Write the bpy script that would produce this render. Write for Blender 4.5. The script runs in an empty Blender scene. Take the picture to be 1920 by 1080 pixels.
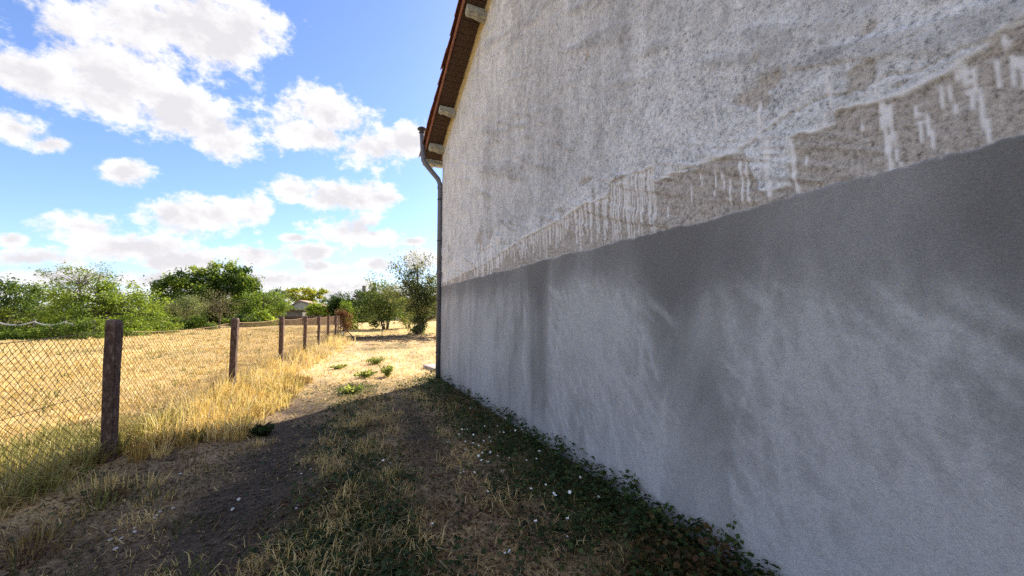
import bpy, math, random
import numpy as np
from mathutils import Matrix, Vector

random.seed(7)
rng = np.random.default_rng(11)
sc = bpy.context.scene
COL = sc.collection
rad = math.radians

# ------------------------------------------------------------------ camera
F_PX, EYE = 720.0, 1.5                      # focal length in photo pixels, eye height in metres
YAW, PITCH = math.atan(320 / F_PX), math.atan(46 / F_PX)
cam_d = bpy.data.cameras.new('camera')
cam_d.sensor_width = 36.0
cam_d.lens = 36.0 * F_PX / 1920.0
cam_d.clip_start, cam_d.clip_end = 0.05, 4000
cam = bpy.data.objects.new('camera', cam_d)
COL.objects.link(cam)
cam.location = (0, 0, EYE)
cam.rotation_euler = (math.pi / 2 + PITCH, 0, -YAW)
sc.camera = cam

# ------------------------------------------------------------------ light
SUN_EL = rad(34)
SUN_AZ = math.atan2(1.0, 0.83)              # measured from +Y towards +X
SUN_DIR = np.array([math.sin(SUN_AZ) * math.cos(SUN_EL), math.cos(SUN_AZ) * math.cos(SUN_EL), math.sin(SUN_EL)])
sun_d = bpy.data.lights.new('sun', 'SUN')
sun_d.energy = 5.0
sun_d.angle = rad(0.5)
sun_d.color = (1.0, 0.90, 0.74)
sun = bpy.data.objects.new('sun', sun_d)
COL.objects.link(sun)
sun.rotation_euler = Vector(-SUN_DIR).to_track_quat('-Z', 'Y').to_euler()
sc.view_settings.view_transform = 'Standard'
sc.view_settings.look = 'None'
sc.view_settings.gamma = 1.0
sc.view_settings.exposure = 1.2
sc.view_settings.use_curve_mapping = False
sc.render.engine = 'CYCLES'
sc.cycles.use_denoising = False      # the photograph itself is grainy
sc.cycles.max_bounces = 5
sc.cycles.diffuse_bounces = 3
sc.cycles.transparent_max_bounces = 8

# directions of picture points, used to give things their bearing
_cy, _sy = math.cos(YAW), math.sin(YAW)
_R = np.array([_cy, -_sy, 0.0])
_f0 = np.array([_sy, _cy, 0.0])
_FW = _f0 * math.cos(PITCH) + np.array([0, 0, 1.0]) * math.sin(PITCH)
_UP = np.cross(_R, _FW)
def ray(px, py): return _R * (px - 960) / F_PX + _UP * (540 - py) / F_PX + _FW
def ground_at(px, py, z=0.0):
    d = ray(px, py); return np.array([0, 0, EYE]) + d * ((z - EYE) / d[2])
def at_depth(px, py, zc): return np.array([0, 0, EYE]) + ray(px, py) * zc
def unit(v): v = np.asarray(v, float); return v / np.linalg.norm(v)

# ------------------------------------------------------------------ world: Nishita sky with cumulus clouds
world = bpy.data.worlds.new('World'); sc.world = world; world.use_nodes = True
def build_world():
    nt = world.node_tree; N, L = nt.nodes, nt.links
    N.clear()
    out = N.new('ShaderNodeOutputWorld'); bg = N.new('ShaderNodeBackground')
    bg.inputs['Strength'].default_value = 0.115
    sky = N.new('ShaderNodeTexSky'); sky.sky_type = 'NISHITA'; sky.sun_disc = False
    sky.sun_elevation = SUN_EL; sky.sun_rotation = SUN_AZ
    sky.air_density = 1.0; sky.dust_density = 0.6; sky.ozone_density = 2.0
    tc = N.new('ShaderNodeTexCoord')
    # blobs: (px, py, half width, half height, tilt) of the clouds as bearings, then more of the same kind round the sky
    blobs = [(290, 50, 235, 120, 0), (440, 70, 110, 75, 0), (210, 140, 150, 90, 0), (70, 140, 140, 52, 12), (180, 185, 190, 62, 14),
             (330, 205, 130, 70, 20), (400, 245, 85, 55, 25), (30, 240, 78, 40, 10), (95, 272, 55, 24, 0), (228, 322, 66, 34, 0),
             (615, 215, 130, 66, 15), (600, 255, 100, 48, 15), (690, 275, 95, 52, 0), (765, 268, 70, 42, 0),
             (640, 364, 135, 38, 0), (715, 372, 60, 22, 0), (560, 358, 60, 34, 0), (400, 405, 135, 46, 0), (468, 396, 66, 40, 0), (320, 400, 50, 34, 0),
             (150, 425, 100, 40, 0), (240, 465, 150, 44, 0), (60, 485, 130, 32, 0), (22, 450, 40, 24, 0),
             (662, 432, 105, 46, 0), (700, 440, 75, 32, 0), (590, 474, 85, 32, 0), (552, 446, 40, 13, 0), (480, 482, 80, 40, 0),
             (340, 490, 120, 38, 0), (100, 520, 190, 34, 0), (320, 525, 190, 34, 0), (520, 525, 150, 34, 0), (655, 535, 130, 28, 0),
             (705, 496, 55, 24, 0), (790, 492, 60, 34, 0), (600, 500, 70, 22, 0), (775, 452, 35, 13, 0), (640, 552, 260, 20, 0), (200, 552, 320, 20, 0)]
    items = []
    for px, py, w, h, t in blobs:
        if py > 300: w, h = w * .92, h * (.95 if py < 440 else .76)
        c = unit(ray(px, py)); a = rad(t)
        e1 = unit(ray(px + math.cos(a), py + math.sin(a)) - ray(px, py)); e1 = unit(e1 - c * (e1 @ c)); e2 = np.cross(c, e1)
        sw = np.linalg.norm(unit(ray(px + w * math.cos(a), py + w * math.sin(a))) - c); sh = np.linalg.norm(unit(ray(px, py + h)) - c)
        items.append((c, e1, e2, sw, sh))
    r2 = random.Random(5)
    for k in range(40):
        az = rad(r2.uniform(65, 318)); el = rad(r2.choice([8, 13, 18, 28, 40, 55])) + rad(r2.uniform(-3, 3))
        c = np.array([math.sin(az) * math.cos(el), math.cos(az) * math.cos(el), math.sin(el)])
        e1 = unit(np.cross(c, [0, 0, 1])); e2 = np.cross(c, e1)
        s = r2.uniform(0.8, 1.5) * (0.13 + 0.26 * math.sin(el))
        items.append((c, e1, e2, s, s * r2.uniform(.35, .55)))
    acc = None
    for c, e1, e2, sw, sh in items:
        mp = N.new('ShaderNodeMapping'); mp.vector_type = 'TEXTURE'
        mp.inputs['Location'].default_value = c
        mp.inputs['Rotation'].default_value = Matrix((e1, e2, c)).transposed().to_euler()
        mp.inputs['Scale'].default_value = (sw, sh, 0.6)
        L.new(tc.outputs['Generated'], mp.inputs['Vector'])
        ln = N.new('ShaderNodeVectorMath'); ln.operation = 'LENGTH'
        L.new(mp.outputs[0], ln.inputs[0])
        if acc is None:
            acc = ln.outputs['Value']
        else:
            mn = N.new('ShaderNodeMath'); mn.operation = 'SMOOTH_MIN'; mn.inputs[2].default_value = 0.18
            L.new(acc, mn.inputs[0]); L.new(ln.outputs['Value'], mn.inputs[1]); acc = mn.outputs[0]
    st = N.new('ShaderNodeVectorMath'); st.operation = 'MULTIPLY'; st.inputs[1].default_value = (1, 1, 1.35)
    L.new(tc.outputs['Generated'], st.inputs[0])
    def noise(scale, detail, rough, off=0):
        n = N.new('ShaderNodeTexNoise'); n.inputs['Scale'].default_value = scale
        n.inputs['Detail'].default_value = detail; n.inputs['Roughness'].default_value = rough
        if off:
            m = N.new('ShaderNodeVectorMath'); m.inputs[1].default_value = (off, off * .7, off * .3)
            L.new(st.outputs[0], m.inputs[0]); L.new(m.outputs[0], n.inputs['Vector'])
        else:
            L.new(st.outputs[0], n.inputs['Vector'])
        return n.outputs['Fac']
    def math2(op, a, b, clamp=False):
        m = N.new('ShaderNodeMath'); m.operation = op; m.use_clamp = clamp
        for i, v in enumerate((a, b)):
            if isinstance(v, (int, float)): m.inputs[i].default_value = v
            else: L.new(v, m.inputs[i])
        return m.outputs[0]
    inv = math2('SUBTRACT', 1.0, math2('MINIMUM', acc, 2.0))
    def billow(off=None):
        a_, b_ = noise(6, 4, .55, off[0] if off else 0), noise(19, 9, .68, off[1] if off else 0)
        return math2('ADD', math2('MULTIPLY', math2('SUBTRACT', a_, .5), 1.7), math2('MULTIPLY', math2('SUBTRACT', b_, .5), 2.3))
    bl = billow()
    dens = math2('ADD', inv, bl)
    # the same billows a little nearer the sun: where they are thicker, this spot lies in their shade
    st0 = st
    sh_ = N.new('ShaderNodeVectorMath'); sh_.inputs[1].default_value = (SUN_DIR[0] * .012, SUN_DIR[1] * .012, .022 + SUN_DIR[2] * .02)
    L.new(st.outputs[0], sh_.inputs[0]); st = sh_
    bl2 = billow(); st = st0
    relief = math2('SUBTRACT', bl2, bl)
    mr = N.new('ShaderNodeMapRange'); mr.interpolation_type = 'SMOOTHSTEP'
    mr.inputs['From Min'].default_value = 0.02; mr.inputs['From Max'].default_value = 0.56
    L.new(dens, mr.inputs['Value'])
    n2 = noise(8, 4, .5, 3.0)
    thick = N.new('ShaderNodeMapRange'); thick.inputs['From Min'].default_value = .12; thick.inputs['From Max'].default_value = .95
    L.new(math2('ADD', dens, math2('ADD', math2('MULTIPLY', math2('SUBTRACT', n2, .5), 1.0), math2('MULTIPLY', relief, 1.0))), thick.inputs['Value'])
    cc = N.new('ShaderNodeMixRGB'); cc.inputs[1].default_value = (4.4, 4.35, 4.32, 1); cc.inputs[2].default_value = (3.2, 3.13, 3.26, 1)
    L.new(thick.outputs[0], cc.inputs[0])
    mx = N.new('ShaderNodeMixRGB'); L.new(mr.outputs[0], mx.inputs[0])
    tn = N.new('ShaderNodeMixRGB'); tn.blend_type = 'MULTIPLY'; tn.inputs[0].default_value = 1; tn.inputs[2].default_value = (.69, .76, .97, 1); L.new(sky.outputs[0], tn.inputs[1]); L.new(tn.outputs[0], mx.inputs[1]); L.new(cc.outputs[0], mx.inputs[2])
    L.new(mx.outputs[0], bg.inputs['Color']); L.new(bg.outputs[0], out.inputs['Surface'])
build_world()

# ------------------------------------------------------------------ helpers
def link(o, parent=None):
    COL.objects.link(o)
    if parent is not None: o.parent = parent
    return o
def tag(o, label=None, cat=None, group=None, kind=None):
    if label: o['label'] = label
    if cat: o['category'] = cat
    if group: o['group'] = group
    if kind: o['kind'] = kind
    return o
def empty(name, loc=(0, 0, 0), parent=None):
    o = bpy.data.objects.new(name, None); o.location = loc; o.empty_display_size = .2
    return link(o, parent)
def mesh_np(name, V, faces, mat, attrs=None, smooth=False):
    """faces: list of (n, k) int arrays of the same polygon size each; attrs: name -> (nv,) or (nv,3) arrays"""
    me = bpy.data.meshes.new(name)
    V = np.asarray(V, np.float32)
    if not isinstance(faces, list): faces = [faces]
    faces = [np.asarray(f, np.int32) for f in faces if len(f)]
    nl = sum(f.size for f in faces); npoly = sum(len(f) for f in faces)
    me.vertices.add(len(V)); me.vertices.foreach_set('co', V.ravel())
    me.loops.add(nl); me.loops.foreach_set('vertex_index', np.concatenate([f.ravel() for f in faces]))
    sizes = np.concatenate([np.full(len(f), f.shape[1], np.int32) for f in faces])
    starts = np.concatenate([[0], np.cumsum(sizes)[:-1]]).astype(np.int32)
    me.polygons.add(npoly); me.polygons.foreach_set('loop_start', starts)
    if smooth: me.polygons.foreach_set('use_smooth', np.ones(npoly, bool))
    for k, a in (attrs or {}).items():
        a = np.asarray(a, np.float32)
        if a.ndim == 1:
            t = me.attributes.new(k, 'FLOAT', 'POINT'); t.data.foreach_set('value', a)
        else:
            t = me.attributes.new(k, 'FLOAT_COLOR', 'POINT')
            t.data.foreach_set('color', np.concatenate([a, np.ones((len(a), 1), np.float32)], 1).ravel())
    me.update(calc_edges=True)
    me.materials.append(mat)
    return me
def obj(name, me, parent=None, loc=None):
    o = bpy.data.objects.new(name, me)
    if loc is not None: o.location = loc
    return link(o, parent)
class MB:
    """collects simple solids into one mesh"""
    def __init__(s): s.V = []; s.F = []
    def add(s, V, F):
        b = len(s.V); s.V += [tuple(v) for v in V]; s.F += [tuple(i + b for i in f) for f in F]; return s
    def box(s, lo, hi, M=None):
        x0, y0, z0 = lo; x1, y1, z1 = hi
        V = [(x0, y0, z0), (x1, y0, z0), (x1, y1, z0), (x0, y1, z0), (x0, y0, z1), (x1, y0, z1), (x1, y1, z1), (x0, y1, z1)]
        if M is not None: V = [M @ Vector(v) for v in V]
        return s.add(V, [(0, 3, 2, 1), (4, 5, 6, 7), (0, 1, 5, 4), (1, 2, 6, 5), (2, 3, 7, 6), (3, 0, 4, 7)])
    def tube(s, pts, r, n=8, cap=True):
        pts = [np.asarray(p, float) for p in pts]
        rs = r if hasattr(r, '__len__') else [r] * len(pts)
        V = []; F = []; ref = None
        for i, p in enumerate(pts):
            t = unit(pts[min(i + 1, len(pts) - 1)] - pts[max(i - 1, 0)])
            if ref is None: ref = np.array([1, 0, 0]) if abs(t[0]) < .8 else np.array([0, 1, 0])
            a = unit(np.cross(t, ref)); b = np.cross(t, a); ref = unit(np.cross(a, t)) if abs(np.cross(a, t) @ ref) > .2 else ref
            for k in range(n):
                q = 2 * math.pi * k / n
                V.append(p + rs[i] * (math.cos(q) * a + math.sin(q) * b))
        for i in range(len(pts) - 1):
            for k in range(n):
                F.append((i * n + k, i * n + (k + 1) % n, (i + 1) * n + (k + 1) % n, (i + 1) * n + k))
        if cap: F.append(tuple(range(n))[::-1]); F.append(tuple(range((len(pts) - 1) * n, len(pts) * n)))
        return s.add(V, F)
    def lathe(s, prof, n=16, c=(0, 0, 0)):
        V = []; F = []
        for r, z in prof:
            for k in range(n):
                q = 2 * math.pi * k / n; V.append((c[0] + r * math.cos(q), c[1] + r * math.sin(q), c[2] + z))
        for i in range(len(prof) - 1):
            for k in range(n): F.append((i * n + k, i * n + (k + 1) % n, (i + 1) * n + (k + 1) % n, (i + 1) * n + k))
        F.append(tuple(range(n))[::-1]); F.append(tuple(range((len(prof) - 1) * n, len(prof) * n)))
        return s.add(V, F)
    def prism(s, poly, ax, lo, hi):
        n = len(poly); V = []
        for h in (lo, hi):
            for a, b in poly: V.append({'x': (h, a, b), 'y': (a, h, b), 'z': (a, b, h)}[ax])
        F = [tuple(range(n))[::-1], tuple(range(n, 2 * n))] + [(i, (i + 1) % n, n + (i + 1) % n, n + i) for i in range(n)]
        return s.add(V, F)
    def mesh(s, name, mat, smooth=False):
        me = bpy.data.meshes.new(name); me.from_pydata([tuple(map(float, v)) for v in s.V], [], s.F); me.update()
        if smooth:
            me.polygons.foreach_set('use_smooth', np.ones(len(me.polygons), bool))
        me.materials.append(mat); return me
    def build(s, name, mat, parent=None, loc=None, smooth=False, bevel=0):
        o = obj(name, s.mesh(name, mat, smooth), parent, loc)
        if bevel:
            b = o.modifiers.new('bevel', 'BEVEL'); b.width = bevel; b.segments = 2; b.limit_method = 'ANGLE'
        return o

# lattice value noise
def vnoise(x, y, seed=0):
    x = np.asarray(x, float); y = np.asarray(y, float)
    xi = np.floor(x).astype(np.int64); yi = np.floor(y).astype(np.int64)
    fx = x - xi; fy = y - yi; fx = fx * fx * (3 - 2 * fx); fy = fy * fy * (3 - 2 * fy)
    def h(a, b):
        n = (a * 374761393 + b * 668265263 + seed * 974634777) & 0xffffffff
        n = ((n ^ (n >> 13)) * 1274126177) & 0xffffffff
        return ((n ^ (n >> 16)) & 0xffff) / 65535.0
    return (h(xi, yi) * (1 - fx) + h(xi + 1, yi) * fx) * (1 - fy) + (h(xi, yi + 1) * (1 - fx) + h(xi + 1, yi + 1) * fx) * fy
def fbm(x, y, seed=0, oct=5, rough=.5):
    a = 1.0; s = 0; t = 0
    for o in range(oct):
        s = s + a * vnoise(x * 2 ** o + 17.3 * o, y * 2 ** o - 9.1 * o, seed + o); t += a; a *= rough
    return s / t
def sstep(a, b, x):
    t = np.clip((x - a) / (b - a), 0, 1); return t * t * (3 - 2 * t)

# ------------------------------------------------------------------ materials
def new_mat(name):
    m = bpy.data.materials.new(name); m.use_nodes = True
    nt = m.node_tree; return m, nt.nodes, nt.links, nt.nodes['Principled BSDF']
def nnode(N, L, scale, detail=6, rough=.6, coord=None, stretch=None):
    n = N.new('ShaderNodeTexNoise'); n.inputs['Scale'].default_value = scale
    n.inputs['Detail'].default_value = detail; n.inputs['Roughness'].default_value = rough
    tc = N.new('ShaderNodeTexCoord'); src = tc.outputs['Object']
    if stretch:
        mp = N.new('ShaderNodeMapping'); mp.inputs['Scale'].default_value = stretch
        L.new(src, mp.inputs['Vector']); src = mp.outputs[0]
    L.new(src, n.inputs['Vector']); return n.outputs['Fac']
def ramp(N, L, fac, stops):
    r = N.new('ShaderNodeValToRGB'); e = r.color_ramp.elements
    while len(e) < len(stops): e.new(0.5)
    for i, (p, c) in enumerate(stops):
        e[i].position = p; e[i].color = (*c, 1) if len(c) == 3 else c
    L.new(fac, r.inputs['Fac']); return r.outputs['Color']
def mix(N, L, fac, a, b, mode='MIX'):
    m = N.new('ShaderNodeMixRGB'); m.blend_type = mode
    for i, v in enumerate((fac, a, b)):
        if isinstance(v, (int, float)): m.inputs[i].default_value = v
        elif isinstance(v, tuple): m.inputs[i].default_value = (*v, 1)
        else: L.new(v, m.inputs[i])
    return m.outputs[0]
def attr(N, name, out='Fac'):
    a = N.new('ShaderNodeAttribute'); a.attribute_name = name; return a.outputs[out]
def mrange(N, L, v, a, b, c=0, d=1):
    m = N.new('ShaderNodeMapRange'); m.inputs['From Min'].default_value = a; m.inputs['From Max'].default_value = b
    m.inputs['To Min'].default_value = c; m.inputs['To Max'].default_value = d; L.new(v, m.inputs['Value']); return m.outputs[0]
def bump(N, L, P, h, strength, dist):
    b = N.new('ShaderNodeBump'); b.inputs['Strength'].default_value = strength; b.inputs['Distance'].default_value = dist
    L.new(h, b.inputs['Height']); L.new(b.outputs[0], P.inputs['Normal'])
def grain_mat(name, c1, c2, scale=20, rough=.85, stretch=None, bmp=.3, dist=.01, spec=.3, metal=0, mid=None):
    m, N, L, P = new_mat(name)
    n = nnode(N, L, scale, 7, .65, stretch=stretch)
    st = [(.3, c1), (.7, c2)] if mid is None else [(.25, c1), (.5, mid), (.75, c2)]
    L.new(ramp(N, L, n, st), P.inputs['Base Color'])
    P.inputs['Roughness'].default_value = rough; P.inputs['Specular IOR Level'].default_value = spec; P.inputs['Metallic'].default_value = metal
    if bmp: bump(N, L, P, n, bmp, dist)
    return m
def foliage_mat(name, trans=.35, rough=.55):
    """colour comes with every leaf or blade (attribute Col); light passes through"""
    m, N, L, P = new_mat(name)
    c = attr(N, 'Col', 'Color')
    L.new(c, P.inputs['Base Color']); P.inputs['Roughness'].default_value = rough; P.inputs['Specular IOR Level'].default_value = .25
    t = N.new('ShaderNodeBsdfTranslucent'); L.new(mix(N, L, 1.0, c, (1.15, 1.1, .7), 'MULTIPLY'), t.inputs['Color'])
    s = N.new('ShaderNodeMixShader'); s.inputs[0].default_value = trans
    L.new(P.outputs[0], s.inputs[1]); L.new(t.outputs[0], s.inputs[2]); L.new(s.outputs[0], N['Material Output'].inputs['Surface'])
    return m
M_leaf = foliage_mat('leaf', .5)
M_grass = foliage_mat('grass_blades', .35, .7)
M_bark = grain_mat('bark', (.045, .034, .024), (.16, .125, .09), 9, .95, (1, 1, .3), .6, .03)
M_bark_pale = grain_mat('pale_bark', (.12, .1, .075), (.3, .26, .2), 9, .95, (1, 1, .3), .6, .03)

def wall_mat():
    m, N, L, P = new_mat('weathered_render')
    coat, lower, drip, wet, dirt = (attr(N, a) for a in ('coat', 'lower', 'drip', 'wet', 'dirt'))
    streaks = nnode(N, L, 5, 8, .72, stretch=(1, 1, .55))
    fine = nnode(N, L, 40, 6, .78)
    grit = nnode(N, L, 120, 4, .75)
    blot = nnode(N, L, 14, 6, .75)
    # old limewashed coat: chalky white with grey lichen and dirt runs
    c_old = ramp(N, L, mix(N, L, .45, streaks, fine), [(.34, (.34, .345, .35)), (.43, (.53, .54, .55)), (.52, (.68, .69, .70)), (.64, (.80, .815, .83))])
    spots = mrange(N, L, mix(N, L, .5, fine, blot), .50, .58)
    c_old = mix(N, L, mix(N, L, 1, mrange(N, L, dirt, .35, .8), spots, 'MULTIPLY'), c_old, (.17, .165, .16))
    c_old = mix(N, L, mrange(N, L, dirt, .25, 1.0, 0, .55), c_old, (.34, .34, .34))
    c_old = mix(N, L, mrange(N, L, grit, .56, .68, 0, .65), c_old, (.2, .195, .19))
    c_old = mix(N, L, 1.0, c_old, ramp(N, L, fine, [(.36, (.50, .50, .50)), (.44, (.88, .88, .88)), (.55, (1.05, 1.05, 1.05)), (.66, (1.18, 1.18, 1.18))]), 'MULTIPLY')
    c_old = mix(N, L, .8, c_old, ramp(N, L, grit, [(.36, (.62, .62, .62)), (.5, (1, 1, 1)), (.64, (1.22, 1.22, 1.22))]), 'MULTIPLY')
    # bare scratch coat under it
    c_bare = ramp(N, L, mix(N, L, .6, fine, blot), [(.34, (.22, .195, .17)), (.47, (.41, .375, .335)), (.68, (.52, .485, .44))])
    c_bare = mix(N, L, mrange(N, L, grit, .6, .72, 0, .6), c_bare, (.1, .09, .08))
    c_bare = mix(N, L, .9, c_bare, ramp(N, L, fine, [(.36, (.5, .48, .46)), (.47, (.95, .95, .95)), (.64, (1.3, 1.3, 1.3))]), 'MULTIPLY')
    # fresh grey cement render, paler where lime has come out
    c_new = ramp(N, L, wet, [(0.0, (.50, .50, .495)), (.35, (.385, .382, .377)), (.68, (.262, .258, .25)), (1.0, (.195, .19, .183))])
    c_new = mix(N, L, mrange(N, L, fine, .46, .62, 0, .22), c_new, (.17, .166, .162))
    c_new = mix(N, L, mrange(N, L, grit, .66, .74, 0, .4), c_new, (.52, .52, .53))
    c_new = mix(N, L, .32, c_new, ramp(N, L, grit, [(.37, (.6, .6, .6)), (.5, (1, 1, 1)), (.63, (1.3, 1.3, 1.3))]), 'MULTIPLY')
    up = mix(N, L, coat, c_bare, c_old)
    up = mix(N, L, drip, up, (.80, .79, .78))
    c = mix(N, L, lower, up, c_new)
    L.new(c, P.inputs['Base Color']); P.inputs['Roughness'].default_value = .93; P.inputs['Specular IOR Level'].default_value = .15
    h1 = mix(N, L, lower, mix(N, L, .5, fine, blot), mix(N, L, .8, fine, grit))
    bump(N, L, P, mix(N, L, .35, h1, grit), .55, .012)
    return m
M_wall = wall_mat()
M_plain = grain_mat('plain_render', (.40, .39, .37), (.55, .54, .52), 12, .92)
M_tile = grain_mat('terracotta_tile', (.16, .065, .04), (.36, .17, .11), 12, .85, None, .4, .008, mid=(.25, .105, .065))
M_soffit = grain_mat('soffit_board', (.03, .019, .014), (.10, .06, .042), 14, .85, (6, 1, 1), .5, .006)
M_batten = grain_mat('old_yellow_mortar', (.36, .29, .15), (.55, .47, .29), 16, .9)
M_purlin = grain_mat('grey_weathered_timber', (.2, .2, .17), (.48, .48, .42), 9, .9, (.5, 3, 3), .6, .01)
M_zinc = grain_mat('dull_zinc', (.10, .105, .12), (.17, .175, .195), 18, .5, (1, 1, .3), .1, .003, .4, .3)
M_gutter = grain_mat('pale_gutter', (.42, .42, .40), (.6, .6, .57), 10, .5)
M_mould = grain_mat('black_cap', (.03, .03, .033), (.06, .06, .065), 20, .6)

# ------------------------------------------------------------------ ground
XW = 2.05                     # plane of the gable wall
YC = 8.5                      # its far corner
FX0, FY0, FSL = -2.03, 5.1, 0.104          # fence line: x = FX0 + FSL * (y - FY0)
def fence_x(y): return FX0 + FSL * (y - FY0)
def ground_z(x, y):
    x = np.asarray(x, float); y = np.asarray(y, float)
    near = np.exp(-(np.hypot(x, y) / 40) ** 2)
    z = .05 * (fbm(x * .5, y * .5, 3, 3) - .5) + .035 * (fbm(x * 2.2, y * 2.2, 5, 4) - .5)
    wall_d = XW - x
    z = z + .07 * np.exp(-(wall_d / .35) ** 2) * sstep(-1, 0, y) * (1 - sstep(8.6, 10, y))
    z = z + .06 * np.exp(-((x - fence_x(y)) / .5) ** 2)
    z = z - .03 * np.exp(-((x + .55 + .1 * np.sin(y)) / .4) ** 2)
    return z * near
def zones(x, y):
    """straw / soil / green weights of the ground cover"""
    n1 = fbm(x * .9, y * .6, 21, 4); n2 = fbm(x * 2.3, y * 2.3, 31, 4); n3 = fbm(x * .35, y * .35, 41, 3)
    path = sstep(-.15, .5, x - fence_x(y)) * (1 - sstep(6, 9, x - 0)) * (1 - sstep(22, 26, y))
    track = np.exp(-((x + .62 - .06 * (y - 4)) / .5) ** 2) + .8 * np.exp(-((x - .95 - .02 * (y - 5)) / .28) ** 2) * sstep(2.5, 4, y)
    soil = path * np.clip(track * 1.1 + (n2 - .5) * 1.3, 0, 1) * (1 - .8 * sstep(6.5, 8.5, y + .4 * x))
    wallg = np.exp(-np.clip((XW - x) / .62, 0, 9) ** 2) * (1 - sstep(8.6, 9.3, y))
    mid = np.exp(-((x - .3 - .03 * (y - 5)) / .5) ** 2) * (1 - sstep(7.8, 9.5, y))
    green = np.clip(wallg * 1.2 + mid * np.clip((n1 - .38) * 3.2, 0, 1) + .8 * np.clip((n3 - .56) * 5, 0, 1) * np.clip((n1 - .4) * 4, 0, 1), 0, 1)
    fl = np.exp(-((x - fence_x(y) + .75) / .6) ** 2) * (1 - sstep(5.5, 8.5, y))
    green = np.clip(green + .75 * fl * np.clip((n1 - .25) * 3, 0, 1), 0, 1)
    return path, soil, green
def graded(fine_lo, fine_hi, step, lo, hi, g=1.16):
    a = list(np.arange(fine_lo, fine_hi, step)); s = step; v = a[-1]
    while v < hi: s *= g; v += s; a.append(v)
    s = step; v = a[0]; b = []
    while v > lo: s *= g; v -= s; b.append(v)
    return np.array(b[::-1] + a)
def ground_mat():
    m, N, L, P = new_mat('dry_ground')
    c = attr(N, 'Col', 'Color')
    n = nnode(N, L, 28, 8, .75); n2 = nnode(N, L, 3.5, 6, .65); f = nnode(N, L, 120, 4, .7)
    c = mix(N, L, .9, c, ramp(N, L, n, [(.34, (.3, .28, .26)), (.5, (.97, .95, .92)), (.68, (1.7, 1.65, 1.5))]), 'MULTIPLY')
    c = mix(N, L, .5, c, ramp(N, L, n2, [(.3, (.6, .6, .6)), (.7, (1.3, 1.28, 1.2))]), 'MULTIPLY')
    c = mix(N, L, mrange(N, L, f, .6, .72, 0, .5), c, (.42, .35, .22))
    L.new(c, P.inputs['Base Color']); P.inputs['Roughness'].default_value = 1; P.inputs['Specular IOR Level'].default_value = .1
    bump(N, L, P, mix(N, L, .4, n, f), .6, .025)
    return m
gx = graded(-5.5, 3.2, .055, -1500, 1500); gy = graded(.2, 13, .06, -300, 2600)
GX, GY = np.meshgrid(gx, gy, indexing='xy')
gxf, gyf = GX.ravel(), GY.ravel()
path, soil, green = zones(gxf, gyf)
straw = np.array([.58, .43, .21]); soilc = np.array([.085, .069, .058]); greenc = np.array([.075, .075, .032]); pathc = np.array([.64, .475, .28])
gc = straw[None] * (1 - path[:, None]) + pathc[None] * path[:, None]
fv = fbm(gxf * .55, gyf * .55, 151, 5, .6)[:, None]; fv2 = fbm(gxf * 3.1, gyf * 3.1, 152, 4, .65)[:, None]
gc = gc * (.62 + .76 * fv) * (.55 + .9 * fv2) + np.array([.07, .02, 0])[None] * sstep(.5, .7, fv2)
wear = (path * sstep(7, 9, gyf) * np.clip(np.exp(-((gxf - .25 - .05 * gyf) / .3) ** 2) + np.exp(-((gxf - 1.7 - .05 * gyf) / .3) ** 2), 0, 1) * sstep(.35, .6, fv2[:, 0]))[:, None]
gc = gc * (1 - .5 * wear) + np.array([.26, .18, .12])[None] * .5 * wear
gc = gc * (1 - soil[:, None]) + soilc[None] * soil[:, None]
shade_soil = (path * (1 - sstep(7.6, 9.2, gyf)))[:, None]      # trodden bare earth beside the house, its colour darkened to deepen the shade there
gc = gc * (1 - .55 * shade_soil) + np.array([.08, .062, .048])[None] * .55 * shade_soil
gc = gc * (1 - .85 * green[:, None]) + greenc[None] * .85 * green[:, None]
far = sstep(70, 130, np.hypot(gxf, gyf))[:, None]
gc = gc * (1 - far) + np.array([.16, .16, .07])[None] * far
nx, ny = len(gx), len(gy)
I = np.arange(nx * ny).reshape(ny, nx)
GF = np.stack([I[:-1, :-1], I[:-1, 1:], I[1:, 1:], I[1:, :-1]], -1).reshape(-1, 4)
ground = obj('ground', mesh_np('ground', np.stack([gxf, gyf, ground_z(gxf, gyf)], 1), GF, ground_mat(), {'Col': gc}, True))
tag(ground, kind='structure')

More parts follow.
